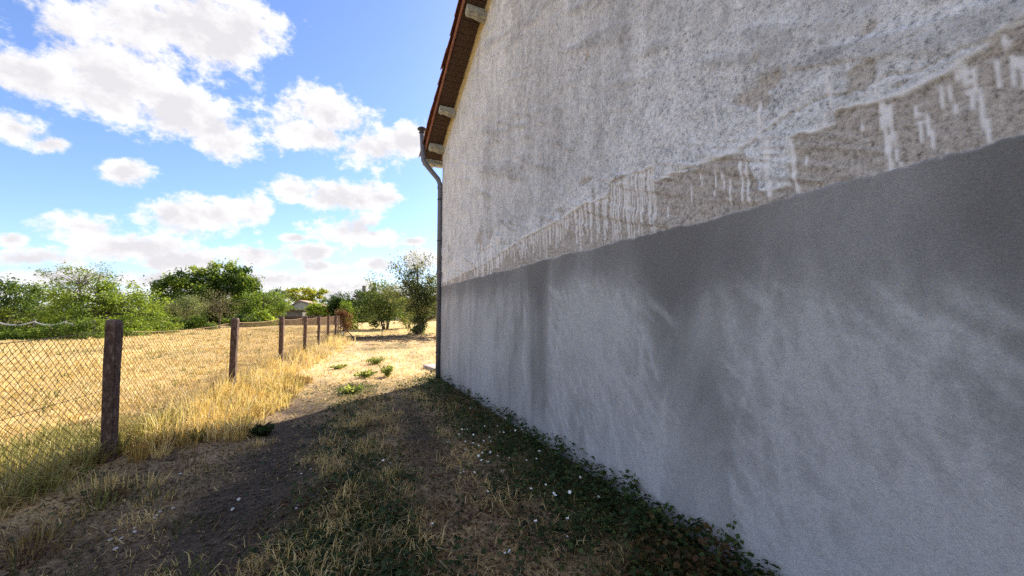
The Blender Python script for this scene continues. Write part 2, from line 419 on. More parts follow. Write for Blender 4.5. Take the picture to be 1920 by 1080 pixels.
# ------------------------------------------------------------------ house
SL = 0.415; ZE = 5.18; YR = 0.9                   # roof slope, underside height at the corner, ridge position
def verge_z(y): return ZE + SL * (YC - np.asarray(y, float)) if np.ndim(y) else ZE + SL * (YC - y)
def roof_z(y):
    y = np.asarray(y, float); return np.where(y >= YR, ZE + SL * (YC - y), ZE + SL * (YC - YR) - SL * (YR - y))
YB = 2 * YR - YC
house = tag(empty('house', (XW, YC, 0)), 'large house with a tall weathered gable wall, old white coat above fresh grey render', 'house')
HO = np.array([XW, YC, 0.0])
def build_wall():
    ys = np.concatenate([np.arange(YB, .2, .12), np.arange(.2, 3.0, .0105), np.arange(3.0, YC - .01, .021), [YC]])
    zs = np.concatenate([np.arange(-.35, 1.95, .022), np.arange(1.95, 2.72, .0075), np.arange(2.72, 8.6, .027)])
    Y, Z = np.meshgrid(ys, zs, indexing='xy')
    top = roof_z(Y) + .03
    Zc = np.minimum(Z, top)
    y, z = Y.ravel(), Zc.ravel()
    # edge of the old coat (wall coordinates), with drips below it
    ey = [-8, .42, .46, .53, .57, .71, .80, .955, .965, .97, 1.135, 1.145, 1.165, 1.31, 1.325, 1.38, 1.65, 1.94, 2.06, 2.07, 2.56, 2.575, 2.9, 3.4, 4.13, 4.6, 5.2, 5.6, 8.6]
    ez = [2.46, 2.45, 2.46, 2.41, 2.39, 2.38, 2.38, 2.41, 2.36, 2.35, 2.37, 2.36, 2.13, 2.15, 2.20, 2.39, 2.41, 2.44, 2.44, 2.54, 2.60, 2.49, 2.49, 2.45, 2.42, 2.37, 2.31, 2.26, 2.12]
    edge = np.interp(y, ey, ez) + .035 * (fbm(y * 9, y * 0 + 3, 51, 4) - .5) + .03 * (fbm(y * 22, z * 22, 52, 3) - .5)
    coat = sstep(-.008, .008, z - edge)
    # patches where the coat has come away, and diagonal trowel scars higher up
    pn = fbm(y * 2.2, z * 2.6, 61, 5, .6)
    patch = sstep(.69, .72, pn - .10 * sstep(2.6, 3.3, z)) * (z > edge)
    coat = coat * (1 - .85 * patch)
    scar = fbm((y + z * .55) * .8, (z - y * .42) * 7, 63, 4, .6)
    # drips
    drip = np.zeros_like(y); r3 = np.random.default_rng(4)
    def add_drip(yc, z1, z0, w, a=1.0):
        wob = .010 * (fbm(z * 6, z * 0 + yc * 31, 71, 3) - .5) * 2
        t = np.clip((z1 - z) / max(z1 - z0, .01), 0, 1)
        ww = .98 * w * (1 - .4 * t) * (.45 + 1.1 * vnoise(z * 55, z * 0 + yc * 77, 72))
        m = (1 - sstep(ww * .55, ww, np.abs(y - yc - wob - (.09 if yc < 1.2 else .02) * (z - z1)))) * sstep(z0 - .012, z0 + .012, z) * (1 - sstep(z1, z1 + .03, z))
        np.maximum(drip, m * a, out=drip)
    for yc in np.arange(2.07, 2.56, .021): add_drip(yc + r3.uniform(-.008, .008), 2.56, r3.choice([2.07, 2.09, 2.2, 2.3], p=[.5, .2, .15, .15]), r3.uniform(.007, .014), r3.uniform(.6, 1))
    for yc in np.arange(2.62, 5.0, .05): add_drip(yc + r3.uniform(-.02, .02), np.interp(yc, ey, ez) + .02, r3.uniform(2.05, 2.32), r3.uniform(.012, .026), r3.uniform(.5, .95))
    for yc in np.arange(5.0, 8.4, .09): add_drip(yc + r3.uniform(-.03, .03), r3.uniform(2.3, 2.6), r3.uniform(2.05, 2.25), r3.uniform(.025, .06), r3.uniform(.45, .95))
    for yc, z1, z0, w in [(1.26, 2.40, 2.10, .022), (1.15, 2.36, 2.09, .014), (1.41, 2.34, 2.11, .013), (1.375, 2.33, 2.10, .012), (1.58, 2.33, 2.2, .009), (1.53, 2.32, 2.22, .008),
                          (.795, 2.38, 2.08, .0145), (.77, 2.34, 2.09, .009), (.69, 2.30, 2.16, .010), (.665, 2.25, 2.12, .009), (.62, 2.34, 2.26, .008), (.598, 2.33, 2.22, .007),
                          (.56, 2.41, 2.22, .012), (.54, 2.36, 2.09, .0115), (.575, 2.38, 2.30, .008), (.49, 2.36, 2.27, .007), (.465, 2.43, 2.26, .010), (.44, 2.34, 2.2, .007),
                          (1.48, 2.25, 2.12, .008), (1.68, 2.36, 2.25, .008), (1.75, 2.3, 2.2, .006), (1.95, 2.22, 2.15, .006), (.86, 2.30, 2.24, .006), (1.08, 2.24, 2.18, .006),
                          (1.30, 2.62, 2.42, .012), (1.56, 2.75, 2.6, .010), (.98, 2.60, 2.44, .009)]:
        add_drip(yc, z1, z0, w)
    # thick limewash bead along the edge
    bead = np.exp(-((z - edge - .010) / .008) ** 2) * sstep(.48, .6, fbm(y * 4, y * 0, 74, 3)) * (y < 4.5)
    crack_z = 2.41 + .22 * (fbm(y * 1.3, y * 0 + 8, 75, 6, .6) - .5) + .05 * (fbm(y * 16, y * 0 + 8, 77, 4, .7) - .5) + .05 * np.exp(-((y - 1.0) / .5) ** 2)
    drip = np.maximum(drip, .9 * bead)
    crack_band = np.exp(-((z - crack_z - .03 - .03 * fbm(y * 20, z * 20, 78, 3)) / .010) ** 2) * sstep(.50, .6, fbm(y * 3, y * 0 + 4, 76, 3))
    drip = np.maximum(drip, .7 * crack_band)
    # fresh render: its upper edge and its damp marks
    ledge = 2.075 + .022 * (fbm(y * 4, y * 0 + 1, 81, 4) - .5) * 2 + .022 * (fbm(y * 30, z * 30, 82, 3) - .5)
    lower = 1 - sstep(-.006, .006, z - ledge)
    smear = fbm(y * 3.4 + z * 1.5, z * 1.2 - y * .5, 83, 6, .6)
    stroke = sstep(.56, .74, fbm((y + z * .22) * 13, z * 1.5 - y * .4, 88, 4, .55)) * sstep(.42, .6, fbm(y * 1.6, z * 1.6, 89, 3))
    smear_v = fbm(y * 9, z * .7, 84, 5, .62)
    blob = fbm(y * .9 + 5, z * .9, 85, 4)
    band_lo = np.interp(y, [.3, .8, 1.05, 1.3, 1.5, 1.75, 2.05, 2.3, 2.6, 3.2, 3.7, 3.9, 4.1, 5, 6.5, 8.5], [1.66, 1.66, 1.64, 1.68, 1.64, 1.58, 1.66, 1.76, 1.84, 1.86, 1.80, 1.72, 1.80, 1.86, 1.88, 1.9]) + .06 * (fbm(y * 3.5, z * 2, 86, 4) - .5) * 2 + .04 * (fbm(y * 14, y * 0, 87, 3) - .5) * 2
    wetv = .30 + .46 * sstep(-.28, .20, z - band_lo)
    wetv += .42 * np.exp(-((y - 3.85 - .02 * (z - 1)) / .20) ** 4) * (.6 + .4 * sstep(.0, .6, z)) * sstep(.0, .5, z)
    wetv += .22 * np.exp(-((y - 1.80 - .18 * (z - 1.2) - .12 * (fbm(z * 3, z * 0, 90, 3) - .5)) / .27) ** 2) * sstep(.55, 1.1, z)
    wetv += .30 * sstep(.75, .45, y) * sstep(1.0, 1.45, z)
    wetv += .6 * (smear - .5) + (.22 + .35 * sstep(3.2, 4.5, y)) * (smear_v - .5) - .08 * stroke * (z < band_lo) + .55 * (blob - .5)
    wetv += .22 * sstep(.35, .0, z)
    for pc, pz, py_, pzr, amt in ((2.75, 1.35, .55, .42, .20), (1.2, 1.2, .30, .38, .18), (.72, .85, .25, .5, .12), (2.4, .6, .6, .4, .10), (6.0, 1.1, 1.6, .6, .10)):
        wetv -= amt * np.exp(-(((y - pc) / py_) ** 2 + ((z - pz) / pzr) ** 2) ** 1.5)
    # trowel and brush strokes, pale and soft
    r4 = np.random.default_rng(9)
    stk = np.zeros_like(y)
    for k_ in range(800):
        yc = r4.choice([r4.uniform(.5, 1.55), r4.uniform(2.0, 3.6), r4.uniform(4.1, 8.2)], p=[.42, .38, .2]); zc_ = r4.uniform(.15, 1.75)
        a_ = rad(r4.normal(62, 24)) if yc < 3.7 else rad(r4.normal(82, 8)); ln_ = r4.uniform(.05, .17); wd_ = r4.uniform(.008, .026)
        m_ = np.abs(y - yc) < ln_ + .1
        dy_, dz_ = y[m_] - yc, z[m_] - zc_
        al = dy_ * math.cos(a_) + dz_ * math.sin(a_); ac = -dy_ * math.sin(a_) + dz_ * math.cos(a_) + r4.uniform(-.9, .9) * al * al
        stk[m_] += r4.uniform(.08, .27) * np.exp(-(al / ln_) ** 4) * np.exp(-(ac / wd_) ** 2)
    wetv -= np.minimum(stk, .4) * (1 - .8 * sstep(-.12, .06, z - band_lo))
    wet = np.clip(wetv, 0, 1)
    # dirt on the old coat: rain runs and lichen, more in the middle of the wall
    run = fbm(y * 6, z * .55, 91, 5, .65)
    cloud = fbm(y * .55 + 2, z * .5, 92, 4)
    dirt = np.clip(.15 + 1.4 * (cloud - .42) + .8 * (run - .5) + .35 * sstep(.6, .72, scar) - .35 * sstep(6.6, 8.3, y) - .2 * sstep(.5, .0, z - 2.4), 0, 1)
    rel = .012 * coat + .004 * drip + .010 * (fbm(y * 3, z * 3, 95, 4) - .5) * (1 - lower) + .012 * (fbm(y * 14, z * 14, 96, 3) - .5) * (1 - lower) \
        + .012 * sstep(.55, .7, scar) * (1 - lower) + .014 * lower + .006 * (fbm(y * 2, z * 2, 97, 3) - .5) * lower \
        - .012 * np.exp(-((z - crack_z - .02) / .006) ** 2) * coat
    x = XW - rel
    n_y, n_z = len(ys), len(zs)
    I = np.arange(n_y * n_z).reshape(n_z, n_y)
    ok = (Z[:-1, :-1] < top[:-1, :-1]) | (Z[:-1, 1:] < top[:-1, 1:])
    Q = np.stack([I[:-1, :-1], I[1:, :-1], I[1:, 1:], I[:-1, 1:]], -1)[ok]
    V = np.stack([x, y, z], 1)
    # return of the wall round the far corner
    col = I[:, -1]; keep = Z[:, -1] < top[:, -1] + .03
    col = col[keep]; back = V[col].copy(); back[:, 0] = XW + .4
    b0 = len(V); V = np.concatenate([V, back]); bi = np.arange(b0, b0 + len(back))
    Q2 = np.stack([col[:-1], col[1:], bi[1:], bi[:-1]], -1)
    at = dict(coat=coat, lower=lower, drip=drip, wet=wet, dirt=dirt)
    at = {k: np.concatenate([v, v[col]]) for k, v in at.items()}
    me = mesh_np('gable_wall', V - HO, [np.concatenate([Q, Q2])], M_wall, at, True)
    return obj('gable_wall', me, house)
build_wall()
# body of the house behind the gable
XE = 9.5
mb = MB()
mb.prism([(YB, -.3), (YC - .003, -.3), (YC - .003, ZE), (YR, float(roof_z(YR))), (YB, ZE)], 'x', XW + .06, XE)
mb.V = [tuple(np.array(v) - HO) for v in mb.V]
mb.build('body_walls', M_plain, house)
# roof: deck, boards of the verge soffit, tiles
OV = .40; XV = XW - OV; YEAVE = YC + .34
ca, sa = math.cos(math.atan(SL)), math.sin(math.atan(SL))
T = .05
def rp(s, up=0.0):
    """point on the far roof slope: s metres down from the ridge, up metres above the soffit"""
    return np.array([YR + s * ca - 0 * up + up * sa, float(roof_z(YR)) - s * sa + up * ca])
SMAX = (YEAVE - YR) / ca
roof = None
mb = MB()
p0, p1, p2 = rp(0, .03), rp(SMAX, .03), None
q1 = rp(SMAX, .075); q0 = np.array([YR, float(roof_z(YR)) + .09])
b1 = np.array([2 * YR - p1[0], p1[1]]); bq = np.array([2 * YR - q1[0], q1[1]])
mb.prism([(b1[0], b1[1]), (YR, float(roof_z(YR)) + .032), (p1[0], p1[1]), (q1[0], q1[1]), (q0[0], q0[1]), (bq[0], bq[1])], 'x', XV + .03, XE + .4)
mb.V = [tuple(np.array(v) - HO) for v in mb.V]
roof = mb.build('roof', M_tile, house)
bw = .115
def board_mesh(L):
    m = MB(); m.box((0, 0, 0), (L, bw - .007, .026)); return m.mesh('soffit_board', M_soffit)
bmesh_shared = [board_mesh(OV - .02), board_mesh(OV - .035), board_mesh(OV - .028)]
rotx = math.atan(SL)
s = .02; k = 0
while s < SMAX - bw:
    p = rp(s, .002 + .003 * random.random())
    o = obj('soffit_board', random.choice(bmesh_shared), roof, (XV + .012 - HO[0] + .012 * random.random(), p[0] - HO[1], p[1] - HO[2]))
    o.rotation_euler = (-rotx, 0, random.uniform(-.006, .006)); s += bw; k += 1
# edge board under the tiles and yellow mortar fillet against the wall
mb = MB()
a, b = rp(.0, -.012), rp(SMAX, -.012); c, d = rp(SMAX, .075), rp(0, .075)
mb.prism([tuple(a), tuple(b), tuple(c), tuple(d)], 'x', XV - .012, XV + .01)
mb.V = [tuple(np.array(v) - HO) for v in mb.V]; mb.build('verge_board', M_tile, roof)
mb = MB()
n = 60; Vv = []; Ff = []
rr = random.Random(3)
for i in range(n + 1):
    s = .1 + (SMAX - .5) * i / n
    w = .055 + .012 * rr.random(); h = .075 + .02 * rr.random()
    a = rp(s, .0); b = rp(s, -h)
    Vv += [(XW + .01, a[0], a[1]), (XW - w, a[0], a[1]), (XW - w * .55, (a[0] + b[0]) / 2, (a[1] + b[1]) / 2 - .01), (XW - .004, b[0], b[1] - .02)]
for i in range(n):
    for j in range(3): Ff.append((4 * i + j, 4 * i + j + 1, 4 * i + j + 5, 4 * i + j + 4))
mb.add([tuple(np.array(v) - HO) for v in Vv], Ff); mb.build('mortar_fillet', M_batten, house, smooth=True)
# purlin ends: bracket-shaped with a nibbled profile
def purlin_poly(L, h):
    return [(0, 0), (0, -h), (-.14 * L, -h * 1.02), (-.36 * L, -h * .95), (-.55 * L, -h * .98), (-.66 * L, -h * .80), (-.78 * L, -h * .74), (-.86 * L, -h * .88), (-.97 * L, -h * .80), (-1.0 * L, -h * .45), (-.99 * L, 0)]
for yp, w in ((8.36, .16), (7.42, .13), (5.62, .14), (3.7, .14), (1.9, .14)):
    w *= .78; mb = MB(); L = .36; z0 = float(roof_z(yp)) - .012
    prof = [(x * 1.0, z) for x, z in purlin_poly(L, .118)]
    n = len(prof); V = []
    for side in (-1, 1):
        for x, z in prof: V.append((XW + .06 + x * 1.16, yp + side * w / 2 + .006 * math.sin(x * 40), z0 + z - side * w / 2 * SL))
    Fp = [tuple(range(n)), tuple(range(n, 2 * n))[::-1]] + [(i, n + i, n + (i + 1) % n, (i + 1) % n) for i in range(n)]
    mb.add([tuple(np.array(v) - HO) for v in V], Fp); mb.build('purlin', M_purlin, house, bevel=.008)
# barrel tiles along the verge
def tile_mesh():
    V = []; Fq = []; n = 8
    for j, (yy, r) in enumerate(((0, .098), (.40, .078))):
        for rr_ in (r, r - .014):
            for i in range(n + 1):
                q = math.pi * i / n
                V.append((-rr_ * math.cos(q), yy, rr_ * math.sin(q) * .8))
    m = n + 1
    for i in range(n):
        Fq += [(i, i + 1, 2 * m + i + 1, 2 * m + i), (m + i + 1, m + i, 3 * m + i, 3 * m + i + 1), (i + 1, i, m + i, m + i + 1), (2 * m + i, 2 * m + i + 1, 3 * m + i + 1, 3 * m + i)]
    Fq += [(0, 2 * m, 3 * m, m), (n, m + n, 3 * m + n, 2 * m + n)]
    mb = MB(); mb.add(V, Fq); return mb.mesh('roof_tile', M_tile, True)
tme = tile_mesh()
for colx in (XV + .012, XV + .215):
    s = .12
    while s < SMAX - .2:
        p = rp(s + .36, .072 + .006 * random.random())
        o = obj('roof_tile', tme, roof, (colx - HO[0] + random.uniform(-.010, .010), p[0] - HO[1], p[1] - HO[2]))
        o.rotation_euler = (math.pi - (math.pi - rotx) * 1 - 0 + rad(-3) if False else -rotx + rad(3), 0, math.pi + random.uniform(-.03, .03))
        o.rotation_euler = (rotx + rad(3), 0, math.pi + random.uniform(-.03, .03))
        s += .325
# gutter along the eave
mb = MB(); zg = float(roof_z(YEAVE)) - .02; n = 8; V = []; Fq = []
for xx in (XV + .02, XE + .35):
    for r in (.075, .068):
        for i in range(n + 1):
            q = math.pi + math.pi * i / n; V.append((xx, YEAVE + .05 + r * math.cos(q), zg + r * math.sin(q)))
m = n + 1
for i in range(n): Fq += [(i, i + 1, 2 * m + i + 1, 2 * m + i), (m + i + 1, m + i, 3 * m + i, 3 * m + i + 1), (i + 1, i, m + i, m + i + 1)]
mb.add([tuple(np.array(v) - HO) for v in V], Fq); gut = mb.build('gutter', M_gutter, house, smooth=True)
for xx in (XV + .22, XV + .9):
    MB().box((xx, YEAVE - .05, zg - .1), (xx + .03, YEAVE + .14, zg - .07)).build('gutter_bracket', M_gutter, gut, tuple(-HO))
MB().box((XV + .03, YEAVE - .07, zg - .05), (XE, YEAVE - .045, zg + .06)).build('eave_board', M_purlin, house, tuple(-HO))
# vent pipe up the corner, kinked out round the verge
PX, PY = XW - .055, YC + .02
mb = MB()
pts = [(PX, PY, -.05), (PX, PY, 4.36), (PX - .012, PY, 4.44), (PX - .05, PY, 4.53), (PX - .33, PY, 4.83), (PX - .385, PY, 4.92), (PX - .395, PY, 5.02), (PX - .43, PY, 5.56)]
mb.tube(pts, .055, 14)
mb.V = [tuple(np.array(v) - HO) for v in mb.V]; vp = mb.build('vent_pipe', M_zinc, house, smooth=True)
for zz in (2.35, 4.3):
    MB().lathe([(.06, 0), (.066, .01), (.066, .08), (.06, .09)], 14, np.array([PX, PY, zz]) - HO).build('pipe_socket', M_zinc, vp, smooth=True)
for zz in (.6, 1.75, 3.1, 4.05):
    MB().lathe([(.058, 0), (.063, .004), (.063, .026), (.058, .03)], 14, np.array([PX, PY, zz]) - HO).box(np.array([PX + .04, PY - .02, zz + .004]) - HO, np.array([PX + .10, PY - .005, zz + .024]) - HO).build('pipe_clip', M_mould, vp)
c = np.array([PX - .43, PY, 5.53]) - HO
MB().lathe([(.058, 0), (.075, .012), (.06, .03), (.052, .035), (.052, .075), (.10, .085), (.105, .10), (.08, .125), (.035, .142), (.005, .147)], 18, c).build('vent_cap', M_mould, vp, smooth=True)

# ------------------------------------------------------------------ chain-link fence
M_post = grain_mat('weathered_fence_post', (.045, .026, .02), (.30, .22, .18), 22, .95, (1, 1, .5), .7, .015, mid=(.10, .062, .048))
M_wire = grain_mat('rusty_wire', (.22, .14, .07), (.42, .3, .17), 30, .7, None, 0, 0, .4, .4)
fence = tag(empty('chain_link_fence', (FX0, FY0, 0)), 'sagging rusty chain-link fence on square weathered posts beside the dry path', 'fence')
FO = np.array([FX0, FY0, 0.0])
post_y = [1.95, 5.1, 8.21, 11.43, 14.35, 17.07, 19.7, 22.3]
fa = math.atan(FSL)
def post_mesh(h, sd):
    r = random.Random(sd); s = .048; V = []; Fq = []
    lev = [-.3, 0, .25, .5, .75, 1.0, 1.2, h - .03, h]
    for i, z in enumerate(lev):
        q = s * (.8 if i == len(lev) - 1 else 1.0)
        ring = []
        for sx, sy in ((-1, -1), (1, -1), (1, 1), (-1, 1)):
            c1, c2 = (.82, 1) if sx * sy > 0 else (1, .82)
            ring.append((sx * q * c1 + r.uniform(-.004, .004), sy * q * c2 + r.uniform(-.004, .004), z + r.uniform(-.006, .006) * (i > 6)))
            ring.append((sx * q * c2 + r.uniform(-.004, .004), sy * q * c1 + r.uniform(-.004, .004), z + r.uniform(-.006, .006) * (i > 6)))
        # order the eight corners round the post
        ring.sort(key=lambda v: math.atan2(v[1], v[0])); V += ring
    for i in range(len(lev) - 1):
        for k in range(8): Fq.append((8 * i + k, 8 * i + (k + 1) % 8, 8 * i + 8 + (k + 1) % 8, 8 * i + 8 + k))
    Fq.append(tuple(range(8 * (len(lev) - 1), 8 * len(lev))))
    mb = MB(); mb.add(V, Fq); return mb.mesh('post', M_post)
leans = [0, -.016, .0, -.004, .008, 0, -.01, .006]
for i, yy in enumerate(post_y):
    o = obj('post', post_mesh([1.4, 1.425, 1.40, 1.38, 1.38, 1.38, 1.37, 1.36][i], i), fence, np.array([fence_x(yy), yy, 0]) - FO)
    o.rotation_euler = (random.uniform(-.01, .01), leans[i], -fa + random.uniform(-.06, .06))
def wire_tube(paths, r, n=4):
    """many thin polylines into one mesh, numpy"""
    Vs = []; Fs = []; b = 0
    for P in paths:
        P = np.asarray(P); t = np.gradient(P, axis=0); t /= np.linalg.norm(t, axis=1)[:, None] + 1e-9
        a = np.cross(t, [0.9, .1, .4]); a /= np.linalg.norm(a, axis=1)[:, None] + 1e-9; c = np.cross(t, a)
        q = 2 * np.pi * np.arange(n) / n
        ring = P[:, None] + r * (np.cos(q)[None, :, None] * a[:, None] + np.sin(q)[None, :, None] * c[:, None])
        Vs.append(ring.reshape(-1, 3)); m = len(P); I = b + np.arange(m * n).reshape(m, n)
        Fs.append(np.stack([I[:-1], np.roll(I, -1, 1)[:-1], np.roll(I, -1, 1)[1:], I[1:]], -1).reshape(-1, 4)); b += m * n
    return np.concatenate(Vs), np.concatenate(Fs)
def bay(y0, y1, i):
    Ln = (y1 - y0); mh = .062 if i < 3 else .075
    r = np.random.default_rng(100 + i)
    sag = r.uniform(.03, .06)
    def surf(u, v):          # u along the bay in metres, v 0..1 up the mesh
        f = u / Ln; y = y0 + u
        bulge = .05 * np.sin(np.pi * f) * np.sin(np.pi * v) * (1 if i % 2 else -1) + .02 * (fbm(u * 1.3, v * 2 + i, 140, 2) - .5)
        top = (1.33 if i == 0 else 1.31 + .01 * min(i, 2)) - sag * 4 * f * (1 - f)
        z = .03 + (top - .03) * v
        x = fence_x(y) - .06 + bulge
        return np.stack([x, y + 0 * v, z], -1)
    Hm = 1.22; paths = []
    for sgn in (1, -1):
        for c in np.arange(-Hm, Ln + Hm, mh):
            w = np.linspace(0, Hm, 15)
            u = c + sgn * w + (Hm if sgn < 0 else 0) * 0
            if sgn < 0: u = c + Hm - w
            u = u + r.uniform(-.009, .009) + .016 * (r.random(15) - .5) + .03 * (fbm(np.full(15, c * 1.5), w * 2.5, 160 + i, 2) - .5)
            ok = (u >= 0) & (u <= Ln)
            if ok.sum() < 3: continue
            paths.append(surf(u[ok], w[ok] / Hm))
    V, Fq = wire_tube(paths, .0020 if i < 2 else .0024, 3)
    panel = obj('mesh_panel', mesh_np('mesh_panel', V - FO, Fq, M_wire), fence)
    for v, rr_ in ((1.0, .003), (.55, .0025), (.06, .003)):
        u = np.linspace(0, Ln, 16)
        V, Fq = wire_tube([surf(u, np.full(16, v))], rr_ * (1 if i < 2 else 1.5), 5)
        obj('strand_wire', mesh_np('strand_wire', V - FO, Fq, M_wire), panel)
for i in range(len(post_y) - 1): bay(post_y[i], post_y[i + 1], i)
bay(22.3, 24.6, 7)
o = obj('thin_end_post', MB().tube([(0, 0, -.2), (0, 0, 1.1)], .03, 8).mesh('thin_end_post', M_post), fence, np.array([fence_x(24.6), 24.6, 0]) - FO)
obj('brace', MB().tube([(0.05, 0, .75), (.75, -.6, .02)], .028, 7).mesh('brace', M_post), fence, np.array([fence_x(24.6), 24.6, 0]) - FO)

# ------------------------------------------------------------------ trees and shrubs
def rand_unit(r, n):
    v = r.normal(size=(n, 3)); return v / np.linalg.norm(v, axis=1)[:, None]
def leaf_arrays(r, C, size, cols, asp=.55, up=.35, tint=.25, droop=0):
    """two-triangle folded leaves at points C"""
    n = len(C)
    nrm = rand_unit(r, n) * (1 - up) + np.array([0, 0, up])[None]
    nrm /= np.linalg.norm(nrm, axis=1)[:, None]
    t = np.cross(nrm, rand_unit(r, n)); t /= np.linalg.norm(t, axis=1)[:, None] + 1e-9
    if droop: t[:, 2] -= droop; t /= np.linalg.norm(t, axis=1)[:, None]
    b = np.cross(nrm, t)
    L = size * r.uniform(.6, 1.35, n)[:, None]; W = L * asp * r.uniform(.8, 1.2, n)[:, None]
    V = np.stack([C - t * L * .5, C + b * W * .5 + nrm * W * .18, C + t * L * .5, C - b * W * .5 + nrm * W * .18], 1).reshape(-1, 3)
    I = np.arange(n) * 4
    Fq = np.concatenate([np.stack([I, I + 1, I + 2], 1), np.stack([I, I + 2, I + 3], 1)])
    k = cols * (1 + tint * (r.random((n, 1)) * 2 - 1))
    return V, Fq, np.repeat(k, 4, 0)
def crown_points(r, ells, n, shell=.55, seed=0, gap=.0):
    vol = np.array([e[3] * e[4] * e[5] * (e[6] if len(e) > 6 else 1) for e in ells]) ** (2 / 3)
    idx = r.choice(len(ells), n, p=vol / vol.sum()); E = np.array([e[:6] for e in ells])
    d = rand_unit(r, n); q = r.random(n) ** (1 / 3); q = q * (1 - shell) + shell * (.75 + .3 * r.random(n))
    return E[idx, :3] + d * E[idx, 3:6] * q[:, None], d, idx
def plant(name, label, cat, px, zc, ells, ncl, per, leaf, cols, trunk=None, group=None, clr=None, seed=0, limbs=26, up=.35, asp=.55, droop=0, shell=.55, wood=M_bark, zbase=0.0, stems=1, extra_trunk=None):
    """ells: crown lobes as bearings (px, py, half width, half height, depth factor, density) at depth zc"""
    r = np.random.default_rng(1000 + seed)
    sc_ = zc / F_PX
    base = at_depth(px, 586, zc); base[2] = zbase
    root = tag(empty(name, base), label, cat, group)
    E = []
    for e in ells:
        c = at_depth(e[0], e[1], zc) - base
        dn = e[5] if len(e) > 5 else 1.0
        dep = (e[4] if len(e) > 4 else 1.0) * min(e[2], 1.4 * e[3] + 8) * sc_
        off = r.uniform(-.3, .3) * dep if len(ells) > 2 else 0
        c = c + _f0 * off
        E.append((*c, e[2] * sc_, dep, e[3] * sc_, dn))
    ncl = int(ncl * .85); per = per * 1.4; C, d, idx = crown_points(r, E, ncl, shell)
    C[:, 2] = np.maximum(C[:, 2], .12)
    cr = (clr if clr else .16 * np.mean([e[5] for e in E]) + .18) * 1.06
    # limbs from the stem to some of the leaf clumps
    mb = MB(); cz = np.mean([e[2] for e in E]); top = max(e[2] + e[5] for e in E)
    tr = trunk if trunk else .045 * top
    hub = np.average([e[:3] for e in E], axis=0, weights=[e[3] for e in E]); 
    for s in range(stems):
        ang = 2 * math.pi * s / stems + .4
        fo = np.array([math.cos(ang), math.sin(ang), 0]) * (.0 if stems == 1 else .10 * top)
        foot = np.array([0, 0, -.15]) + fo * .25
        h1 = np.array([hub[0] * .35, hub[1] * .35, max(.25 * hub[2], hub[2] - max(e[5] for e in E) * .8)]) + fo
        h2 = np.array([hub[0] * .8, hub[1] * .8, hub[2]]) + fo * 2; h3 = np.array([hub[0], hub[1], top * .86]) + fo * 2.6
        kk = 1.0 / math.sqrt(stems)
        wob = lambda: r.normal(size=3) * .02 * top
        mb.tube([foot, foot * .5 + h1 * .5 + wob() * .5, h1, (h1 + h2) / 2 + wob(), h2, (h2 + h3) / 2 + wob(), h3], [tr * 1.35 * kk, tr * kk, tr * .85 * kk, tr * .65 * kk, tr * .5 * kk, tr * .3 * kk, tr * .1 * kk], 7)
        for j in r.choice(ncl, min(ncl, max(3, limbs // stems)), replace=False):
            q = r.random() * .8; a = h1 * (1 - q) + h2 * q; b = C[j]
            if b[2] < a[2] * .6: a = foot * .3 + h1 * .7
            m1 = a * .5 + b * .5 + np.array([0, 0, .06 * top]) * r.uniform(-.5, 1) + wob()
            mb.tube([a, m1, b], [tr * .32 * kk, tr * .18 * kk, tr * .05], 5, False)
    mb.build('trunk', wood, root, smooth=True)
    # leaves
    dens = np.array([e[6] for e in E])[idx]
    cnt = np.maximum(1, (per * dens * r.uniform(.5, 1.5, ncl))).astype(int)
    P = np.repeat(C, cnt, 0); n = len(P)
    # clumps: dense heart, ragged rim, a few sprigs standing out
    crl = np.repeat(np.minimum(cr, np.array([.5 * min(e[3], e[5]) + .10 for e in E])[idx]), cnt)[:, None]; P = P + r.normal(size=(n, 3)) * crl * np.array([1, 1, .75]) * .6
    sp = r.random(n) < .10; P[sp] += np.repeat(d, cnt, 0)[sp] * cr * r.uniform(.5, 1.6, sp.sum())[:, None]
    P[:, 2] = np.maximum(P[:, 2], .04)
    cols = np.array(cols); w = r.random(ncl); wcol = np.repeat(w, cnt)
    k = np.clip(wcol + r.normal(size=n) * .22, 0, .999) * (len(cols) - 1); ki = k.astype(int); kf = (k - ki)[:, None]
    lc = cols[ki] * (1 - kf) + cols[np.minimum(ki + 1, len(cols) - 1)] * kf
    V, Fq, Cc = leaf_arrays(r, P, leaf, lc, asp, up, .4, droop)
    obj('crown', mesh_np('crown', V, Fq, M_leaf, {'Col': Cc}), root)
    return root
G_mid = [(.055, .105, .018), (.115, .185, .028), (.22, .29, .045)]
G_dark = [(.022, .05, .014), (.045, .085, .02), (.09, .14, .03)]
G_lime = [(.13, .21, .025), (.24, .33, .04), (.36, .43, .06)]
G_grey = [(.09, .12, .05), (.17, .21, .09), (.27, .3, .14)]
G_pale = [(.13, .17, .08), (.22, .26, .15), (.3, .33, .22)]

